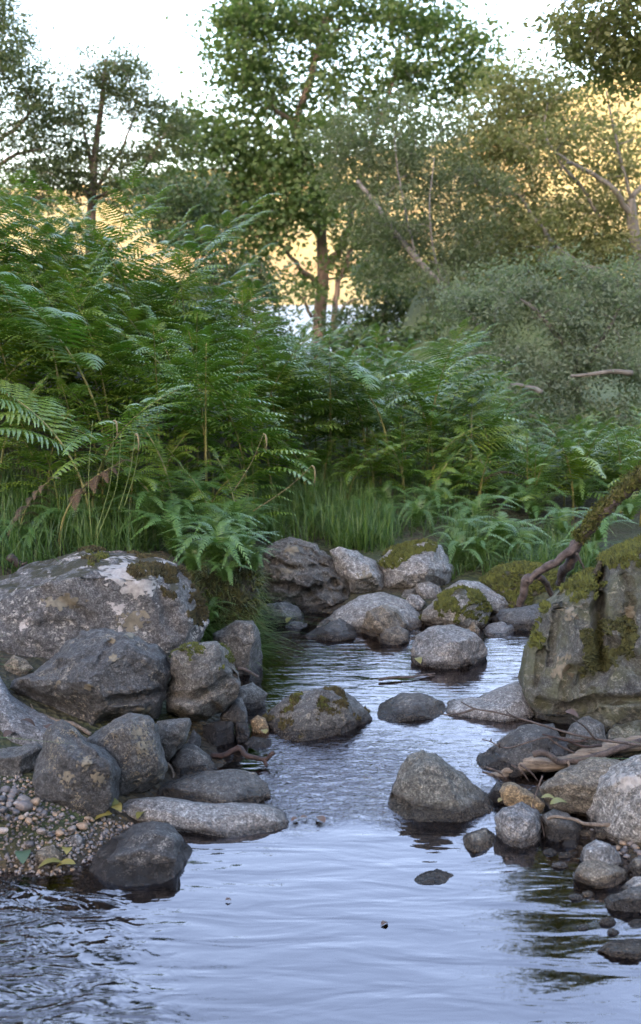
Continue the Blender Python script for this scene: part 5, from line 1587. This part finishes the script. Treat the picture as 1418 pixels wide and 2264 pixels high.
def tree(name, label, trunk, r0, r1, lobes, nclump, per, csize, lsize, kind, lmat, bmat, seed, extra=(), shell=.35, group=None, cat='tree', flat=.5, droop=0.0, updir=.9, K=1.0):
    """trunk: list of (px,py,Y). extra: limbs [(pts, r0, r1)]. lobes: (px, py, Y, rx_px, ry_px, depth_m, weight)"""
    rr = np.random.default_rng(seed)
    trunk = [(a, b, c * K) for a, b, c in trunk]
    extra = [([(a, b, c * K) for a, b, c in q_], ra * K, rb_ * K) for q_, ra, rb_ in extra]
    lobes = [(l[0], l[1], l[2] * K, l[3], l[4], l[5] * K, l[6]) for l in lobes]
    r0 *= K; r1 *= K; csize *= K; lsize *= K
    P = catmull(np.array([pix(*p) for p in trunk]), 7)
    zb = float(ground_z(P[0:1, 0], P[0:1, 1])[0])
    if P[0, 2] > zb - .1:
        b0 = P[0].copy(); b0[2] = zb - .1
        P = np.concatenate([[b0], P])
    base = P[0].copy()
    root = empty(name, base)
    tag(root, label, cat, group)
    rad = np.linspace(r0, r1, len(P)) * (1 + .08 * fbm(P * 3 + seed, 2))
    rad[0] *= 1.35
    V, F4, F3 = tube(P, rad, 12)
    child('trunk', V, F4, F3, bmat, root)
    nodes = [P[len(P) // 4:]]
    nrad = [rad[len(P) // 4:]]
    mm = Multi()
    for pts_, a, b in extra:
        Q = catmull(np.array([pix(*p) for p in pts_]), 6)
        Q = Q + np.stack([fbm(Q * 2.2 + seed + k * 9, 2) for k in range(3)], 1) * a * 1.0
        rq = np.linspace(a, b, len(Q))
        V, F4, F3 = tube(Q, rq, 8)
        child('limb', V, F4, F3, bmat, root)
        nodes.append(Q); nrad.append(rq)
    nodes = np.concatenate(nodes); nrad = np.concatenate(nrad)
    # clump centres inside the lobes, biased to the shell
    wts = np.array([l[6] for l in lobes], float)
    cl = []
    li = rr.choice(len(lobes), nclump, p=wts / wts.sum())
    for i in li:
        px, py, Y, rx, ry, dp, _ = lobes[i]
        c = pix(px, py, Y)
        mp = Y / FPX
        d = rr.normal(size=3); d /= np.linalg.norm(d)
        q = rr.uniform(shell, 1.0) ** .6
        if rr.random() < .16:
            q *= rr.uniform(1.15, 1.6)          # shoots standing clear of the outline
        cl.append(c + d * q * np.array([rx * mp, dp, ry * mp]))
    cl = np.array(cl)
    order = np.argsort(np.linalg.norm(cl - nodes[0], axis=1))
    # branches: connect each clump to the nearest node below it
    for i in order:
        c = cl[i]
        dv = nodes - c
        cost = np.linalg.norm(dv, axis=1) + np.clip(dv[:, 2], 0, None) * .8
        j = int(np.argmin(cost))
        a = nodes[j]
        L = np.linalg.norm(c - a)
        if L < .05:
            continue
        ra = min(nrad[j] * .6, .010 * K + L * .016)
        f = np.linspace(0, 1, 6)[:, None]
        mid_off = np.array([0, 0, 1]) * L * .12 * (1 if droop <= 0 else -1) + rr.normal(size=3) * L * .09
        Q = a + (c - a) * f + mid_off * (4 * f * (1 - f))
        rq = np.linspace(ra, max(.003 * K, ra * .35), 6)
        V, F4, F3 = tube(Q, rq, 5)
        mm.add(V, F4, F3)
        nodes = np.concatenate([nodes, Q[2:]]); nrad = np.concatenate([nrad, rq[2:]])
    if mm.n:
        link('branches', Multi_shift(mm, base).mesh('branches'), bmat, root)['kind'] = 'stuff'
    cz = np.repeat(csize * rr.uniform(.45, 1.55, (len(cl), 1)), per, 0)
    pos = np.repeat(cl, per, 0) + rr.normal(size=(len(cl) * per, 3)) * cz * np.array([1, 1, flat]) - np.array([0, 0, droop]) * rr.uniform(0, 1, (len(cl) * per, 1))
    lm_ = leaves_mesh('crown', pos - base, lsize, kind, seed + 5, updir)
    link('crown', lm_, lmat, root)['kind'] = 'stuff'
    return root


def Multi_shift(mm, base):
    mm.V = [v - base for v in mm.V]
    return mm


M_SYC = leaf_mat('maple_leaf', (0.075, 0.125, 0.048), (0.12, 0.175, 0.068), .5, .55, spec=.25)  # maple and oak leaf colours lightened and greyed to stand in for haze
M_OAK = leaf_mat('oak_leaf', (0.080, 0.105, 0.055), (0.115, 0.145, 0.072), .45, .55, spec=.25)
M_BIR = leaf_mat('birch_leaf', (0.10, 0.13, 0.075), (0.14, 0.17, 0.10), .45, .55, spec=.25)
M_WIL = leaf_mat('willow_leaf', (0.12, 0.155, 0.11), (0.175, 0.215, 0.15), .45, .55, spec=.25)
M_RTL = leaf_mat('haze_paled_oak_leaf', (0.145, 0.16, 0.072), (0.195, 0.21, 0.098), .45, .55, spec=.25)  # paler again: the veil of haze on the right is put into this colour
M_SHR = leaf_mat('dark_shrub_leaf', (0.05, 0.085, 0.03), (0.08, 0.12, 0.042), .32, .45)
M_BARK = bark_mat('brown_bark', (0.09, 0.065, 0.05), (0.20, 0.155, 0.125), 9.0)
M_BARKG = bark_mat('grey_bark', (0.07, 0.068, 0.058), (0.18, 0.172, 0.152), 9.0)
M_BIRB = bark_mat('birch_bark', (0.06, 0.055, 0.05), (0.20, 0.19, 0.175), 7.0, stretch=(.4, .4, 2.5))

tree('maple_tree', 'large broad-leaved tree with brown trunk in the middle background',
     [(703, 800, 18), (706, 740, 18), (708, 690, 18), (714, 620, 18), (712, 540, 18), (704, 440, 18), (680, 350, 18), (655, 280, 18), (690, 160, 18), (720, 40, 18)], .125, .04,
     [(640, 150, 18, 170, 120, 1.3, 2.3), (540, 100, 17.6, 70, 80, .9, 1.2), (560, 210, 17.8, 80, 60, .9, 1.2), (800, 110, 18.2, 150, 120, 1.3, 2.3), (960, 120, 18.4, 100, 110, 1.2, 2.2), (880, 20, 18.2, 130, 60, 1.1, 1.5), (640, 20, 18, 120, 50, 1.1, 1.4), (1040, 180, 18.4, 60, 70, .8, .9),
      (620, 430, 17.6, 120, 70, 1.0, 2.0), (440, 380, 17.4, 100, 110, .8, 2.2), (430, 300, 17.4, 70, 50, .8, .8), (1060, 110, 18.4, 60, 60, .8, .8), (560, 520, 17.4, 90, 60, .8, 1.3), (640, 620, 17.4, 90, 60, .7, .6), (500, 460, 17.4, 90, 60, .7, 1.2), (600, 350, 17.6, 90, 50, .8, 1.0), (700, 320, 17.2, 70, 60, .5, .9), (690, 440, 17.2, 70, 50, .5, .8), (400, 480, 17.4, 70, 60, .6, .9), (800, 560, 17.6, 70, 60, .6, .8), (800, 300, 18, 150, 100, 1.1, 2.2), (780, 470, 18.2, 110, 80, 1.0, .9), (860, 620, 18.4, 80, 70, .8, 1.0), (540, 330, 17.7, 80, 60, .8, .8)],
     1300, 36, .17, .072, 'palmate', M_SYC, M_BARK, 101, K=2.8,
     extra=[([(742, 790, 17.6), (741, 720, 17.6), (744, 650, 17.6), (760, 590, 17.6), (790, 530, 17.7), (815, 480, 17.8)], .06, .02), ([(712, 600, 18), (760, 540, 18), (790, 420, 18), (840, 260, 18.1), (900, 120, 18.2)], .07, .02),
            ([(715, 630, 18), (660, 590, 17.8), (620, 540, 17.6), (560, 520, 17.5)], .05, .015), ([(706, 520, 18), (640, 460, 17.8), (560, 430, 17.6), (470, 410, 17.5)], .05, .015), ([(690, 700, 18), (670, 660, 17.8), (640, 640, 17.6)], .03, .012),
            ([(745, 700, 17.6), (770, 670, 17.6), (800, 660, 17.6)], .03, .012), ([(830, 720, 17.9), (845, 690, 17.9), (870, 640, 18)], .035, .015), ([(655, 280, 18), (600, 230, 17.9), (540, 160, 17.8)], .05, .015)])
tree('oak_tree', 'slim airy tree with domed top standing against the sky on the left',
     [(200, 520, 13), (205, 430, 13), (212, 330, 13), (225, 230, 13), (235, 130, 13)], .06, .02,
     [(240, 140, 13, 70, 55, .6, 1.6), (290, 190, 13, 45, 55, .5, 1), (180, 210, 13, 60, 50, .6, 1.2), (160, 290, 13, 70, 55, .6, 1.2), (310, 240, 13, 50, 45, .5, .8), (370, 265, 13, 42, 45, .4, .9), (330, 340, 13, 60, 40, .5, .7), (220, 380, 13, 110, 45, .7, 1.5), (140, 370, 13, 80, 45, .6, 1.1), (400, 320, 13, 40, 40, .4, .6), (260, 420, 13, 110, 35, .6, 1.2), (120, 430, 13, 90, 35, .6, 1.0), (350, 420, 13, 70, 40, .5, .9), (200, 300, 13, 90, 60, .6, .9)],
     520, 50, .10, .040, 'oval', M_OAK, M_BARK, 102, K=2.0, extra=[([(210, 400, 13), (190, 310, 13), (180, 220, 13)], .025, .01), ([(210, 420, 13), (270, 330, 13), (300, 250, 13)], .025, .01), ([(207, 440, 13), (300, 390, 13), (370, 290, 13)], .025, .01), ([(205, 440, 13), (150, 390, 13), (100, 340, 13)], .025, .01)])
tree('oak_tree', 'taller tree cut off by the left edge of the picture',
     [(-60, 560, 12.5), (-40, 430, 12.5), (-20, 300, 12.5), (-10, 150, 12.5), (-10, 40, 12.5)], .09, .03,
     [(20, 420, 12.5, 90, 40, .6, 1.2), (10, 90, 12.5, 50, 90, .7, 1.5), (-40, 60, 12.5, 70, 120, .8, 1.2), (50, 170, 12.5, 60, 60, .6, 1.3), (30, 270, 12.5, 90, 60, .7, 1.2), (70, 350, 12.5, 80, 60, .6, 1), (-60, 250, 12.5, 90, 120, .7, 1.2), (100, 230, 12.5, 40, 50, .4, .7)],
     380, 50, .11, .042, 'oval', M_OAK, M_BARK, 103, K=2.0, extra=[([(-20, 320, 12.5), (40, 280, 12.5), (90, 220, 12.5)], .03, .01), ([(-30, 380, 12.5), (40, 340, 12.5), (110, 330, 12.5)], .03, .01)])
tree('shrub', 'dark leafy shrub behind the bracken left of the brown trunk', [(540, 780, 14), (545, 720, 14), (550, 660, 14)], .04, .02,
     [(560, 720, 14, 80, 60, .6, 1.5), (500, 640, 14, 60, 60, .6, 1), (470, 560, 14, 60, 70, .6, 1), (400, 500, 13.5, 60, 60, .6, 1), (330, 440, 13.5, 60, 50, .6, .9), (430, 430, 13.5, 60, 50, .6, .9), (560, 620, 14, 60, 50, .5, .8), (620, 760, 14, 50, 30, .5, .7)], 260, 42, .12, .06, 'oval', M_SHR, M_BARK, 104, K=1.7, cat='shrub')
tree('shrub', 'dark green shrub behind the centre bracken right of the brown trunk', [(850, 780, 15), (850, 700, 15), (860, 640, 15)], .05, .02,
     [(860, 640, 15, 70, 90, .7, 1.5), (800, 720, 15, 70, 50, .6, 1), (920, 700, 14.5, 60, 60, .6, 1)], 170, 42, .12, .062, 'oval', M_SHR, M_BARKG, 105, K=1.9, cat='shrub')
tree('shrub', 'low leafy scrub directly right of the brown trunk foot', [(790, 800, 14), (790, 770, 14)], .03, .015,
     [(780, 765, 14, 60, 30, .5, 1), (870, 765, 14, 70, 35, .5, 1.2), (960, 750, 14, 60, 40, .5, 1)], 90, 30, .14, .08, 'oval', M_SHR, M_BARK, 1041, K=1.5, cat='shrub')
tree('shrub', 'low scrub between the willow bush and the low bracken on the right', [(1200, 1000, 9.5), (1200, 960, 9.5)], .02, .01,
     [(1100, 950, 9.4, 70, 60, .4, 1), (1200, 970, 9.4, 90, 50, .4, 1), (1320, 970, 9.4, 90, 50, .4, 1), (1420, 960, 9.4, 80, 60, .4, 1)], 130, 34, .10, .045, 'oval', M_SHR, M_BARK, 1042, cat='shrub')
tree('birch_tree', 'leaning birch with pale trunk slanting up to the left',
     [(1192, 945, 11), (1150, 870, 11), (1095, 790, 11.1), (1040, 700, 11.2), (985, 640, 11.3), (920, 570, 11.4), (865, 500, 11.5), (830, 450, 11.6), (790, 400, 11.7)], .05, .02,
     [(880, 300, 12.1, 110, 90, .6, 1.8), (800, 380, 12.2, 80, 90, .5, 1.4), (900, 450, 12.0, 110, 100, .5, 1.8), (960, 340, 12.0, 90, 90, .5, 1.4), (970, 540, 11.9, 90, 80, .5, 1.6), (850, 560, 12.0, 80, 70, .5, 1.2), (1010, 620, 11.8, 70, 70, .5, 1.2), (760, 320, 12.2, 60, 60, .5, .8), (1060, 440, 12.0, 80, 80, .5, 1.2), (1090, 720, 11.7, 80, 70, .4, 1.2), (860, 470, 11.2, 60, 50, .3, .4), (960, 620, 11.0, 60, 40, .3, .5), (1080, 800, 10.8, 50, 50, .3, .6)],
     760, 48, .13, .040, 'oval', M_BIR, M_BIRB, 106, K=1.9, extra=[([(920, 570, 11.4), (900, 480, 11.4), (880, 380, 11.5), (870, 290, 11.5)], .012, .005), ([(985, 640, 11.3), (960, 560, 11.2), (950, 450, 11.2), (960, 350, 11.3)], .012, .005)])
tree('oak_tree', 'spreading oak with pale crooked limbs at the right edge',
     [(1440, 960, 12), (1432, 800, 12), (1425, 660, 12), (1400, 500, 12), (1395, 440, 12)], .09, .05,
     [(1150, 300, 12.55, 110, 70, 0.6000000000000001, 1.6), (1260, 400, 12.55, 110, 80, 0.675, .8), (1080, 380, 12.75, 80, 70, 0.5249999999999999, 1), (1350, 300, 12.55, 90, 60, 0.6000000000000001, .75), (1300, 330, 12.6, 80, 60, .6, .55), (1180, 210, 12.4, 60, 60, .6, .7), (1380, 420, 12.350000000000001, 70, 70, 0.5249999999999999, 1.0), (1180, 500, 12.75, 100, 70, 0.6000000000000001, 1.2), (1330, 560, 12.55, 110, 60, 0.6000000000000001, 1.4), (1090, 500, 12.950000000000001, 80, 60, 0.5249999999999999, 1), (1220, 230, 12.55, 80, 60, 0.5249999999999999, .7), (1130, 200, 12.75, 50, 60, 0.44999999999999996, 0.9), (1130, 400, 12.6, 90, 70, 0.6, 1.0), (1290, 480, 12.6, 110, 60, 0.6, 1.0), (1050, 300, 12.6, 70, 70, 0.6, 1.0), (1000, 420, 12.8, 80, 80, .6, 1.0), (1240, 560, 12.6, 120, 60, .6, 1.4), (1380, 540, 12.4, 80, 70, .6, 1.0), (1100, 600, 12.8, 90, 60, .6, 1.2), (1200, 330, 11.6, 90, 70, .3, .5), (1180, 520, 11.6, 90, 60, .3, .5)],
     860, 48, .15, .050, 'oval', M_RTL, M_BARKG, 107, K=2.0,
     extra=[([(1398, 480, 12), (1360, 420, 11.9), (1320, 390, 11.9), (1270, 365, 11.9), (1230, 340, 11.9), (1200, 290, 12)], .034, .012), ([(1425, 660, 12), (1350, 610, 11.9), (1300, 590, 11.9), (1260, 570, 11.9), (1215, 530, 12), (1180, 480, 12.1), (1150, 430, 12.2), (1090, 425, 12.2), (1020, 375, 12.3)], .036, .011),
            ([(1262, 572, 11.9), (1210, 550, 12), (1165, 545, 12)], .02, .008), ([(1325, 480, 12.2), (1290, 420, 12.2), (1240, 360, 12.2), (1215, 310, 12.2)], .022, .01), ([(1200, 290, 12), (1205, 260, 12), (1210, 230, 12)], .012, .006), ([(1395, 440, 12), (1430, 400, 12), (1470, 370, 12)], .035, .014), ([(1395, 440, 12), (1360, 300, 12), (1340, 200, 12)], .02, .008)])
tree('oak_tree', 'dark leafy crown overhanging the top right corner',
     [(1560, 900, 11), (1540, 600, 11), (1500, 300, 11), (1440, 100, 11)], .14, .04,
     [(1300, 60, 10.5, 90, 50, .7, 1.4), (1400, 60, 10.5, 80, 60, .7, 1.4), (1330, 130, 10.6, 70, 40, .6, .9), (1410, 160, 10.6, 60, 40, .6, .8), (1300, -90, 10.5, 80, 50, .8, 1.4), (1400, -150, 10.5, 110, 70, .9, 1.8), (1320, -230, 10.3, 90, 60, .8, 1.3), (1480, 0, 10, 100, 120, .9, 1.6)],
     300, 44, .13, .062, 'oval', M_RTL, M_BARK, 108, K=1.0, extra=[([(1470, 200, 11), (1390, 110, 10.7), (1300, 70, 10.5)], .04, .015)])
tree('willow_bush', 'dense grey-green willow bush behind the low bracken on the right',
     [(1290, 1010, 10.2), (1280, 900, 10.2), (1270, 780, 10.2)], .06, .03,
     [(1090, 690, 10.5, 70, 55, .5, 1.0), (1180, 650, 10.5, 60, 50, .5, .9), (1260, 710, 10.2, 80, 60, .5, 1.4), (1340, 640, 10.5, 80, 45, .5, 1.0), (1400, 700, 10.2, 70, 70, .5, 1.2), (1130, 800, 10.2, 75, 60, .5, 1.1), (1220, 850, 9.9, 80, 50, .4, 1.2), (1320, 790, 10.0, 80, 55, .5, 1.3), (1410, 830, 9.9, 60, 70, .4, 1.0), (1290, 930, 9.7, 100, 50, .4, 1.3), (1390, 930, 9.7, 70, 50, .4, 1.0), (1050, 770, 10.5, 45, 55, .4, .6), (1180, 920, 9.8, 60, 45, .4, .8), (1030, 670, 10.7, 60, 35, .4, .5), (1240, 590, 10.7, 50, 35, .4, .4), (1400, 590, 10.6, 50, 40, .4, .5), (1120, 610, 10.8, 50, 35, .4, .4)],
     600, 60, .12, .040, 'oval', M_WIL, M_BARKG, 109, shell=.0, K=1.05, cat='bush', extra=[([(1270, 800, 10.2), (1200, 700, 10.2), (1150, 660, 10.3)], .03, .012), ([(1275, 850, 10.2), (1340, 740, 10.1), (1380, 660, 10.2)], .03, .012), ([(1195, 868, 9.4), (1180, 858, 9.45), (1150, 850, 9.5), (1130, 850, 9.5)], .025, .012), ([(1400, 826, 9.3), (1360, 822, 9.3), (1310, 826, 9.35), (1260, 832, 9.4)], .025, .012)])
tree('willow_bush', 'sunny-green bush behind the willow at the foot of the oak',
     [(1180, 760, 14), (1180, 680, 14)], .05, .02, [(1120, 600, 14, 90, 50, .7, 1), (1240, 610, 14.5, 90, 50, .7, 1), (1060, 560, 14, 70, 60, .7, 1)], 160, 44, .14, .06, 'oval', M_RTL, M_BARKG, 110, K=2.0, cat='bush')
# trees leaning over the stream above the frame: seen only mirrored in the near pool
tree('alder_tree', 'overhanging tree above the left bank, mirrored in the near pool',
     [(-520, 900, 6.5), (-480, 500, 6.5), (-380, 100, 6.6), (-250, -250, 6.8)], .10, .04,
     [(-60, -480, 6.6, 260, 130, .9, 2), (160, -560, 6.6, 170, 110, .8, 1.2), (-260, -300, 6.6, 200, 160, .9, 1.2)], 130, 40, .16, .07, 'oval', M_OAK, M_BARK, 111, extra=[([(-300, -100, 6.7), (-100, -380, 6.7), (120, -520, 6.7)], .04, .015)])
# bushes on the sunlit hillside
M_HB = leaf_mat('hill_bush_leaf', (0.10, 0.13, 0.03), (0.16, 0.17, 0.04), .3, .6)
for k, (px, py, Y, rx, ry) in enumerate([(1060, 560, 300, 60, 35), (1150, 590, 290, 70, 40), (1240, 570, 300, 60, 40), (1330, 600, 285, 70, 40), (960, 600, 285, 50, 30)]):
    tree('hillside_tree', ['leftmost but one', 'second', 'third', 'rightmost', 'leftmost'][k] + ' of the sunlit trees at the foot of the golden hill',
         [(px, py + 60, Y), (px, py + 20, Y), (px, py, Y)], .5, .2, [(px, py, Y, rx, ry, 5, 1)], 60, 22, 1.6, 1.3, 'oval', M_HB, M_BARKG, 120 + k)

print('brackens', BR_N, 'objects', len(bpy.data.objects), 'tris', sum(len(m.loop_triangles) or len(m.polygons) for m in bpy.data.meshes))
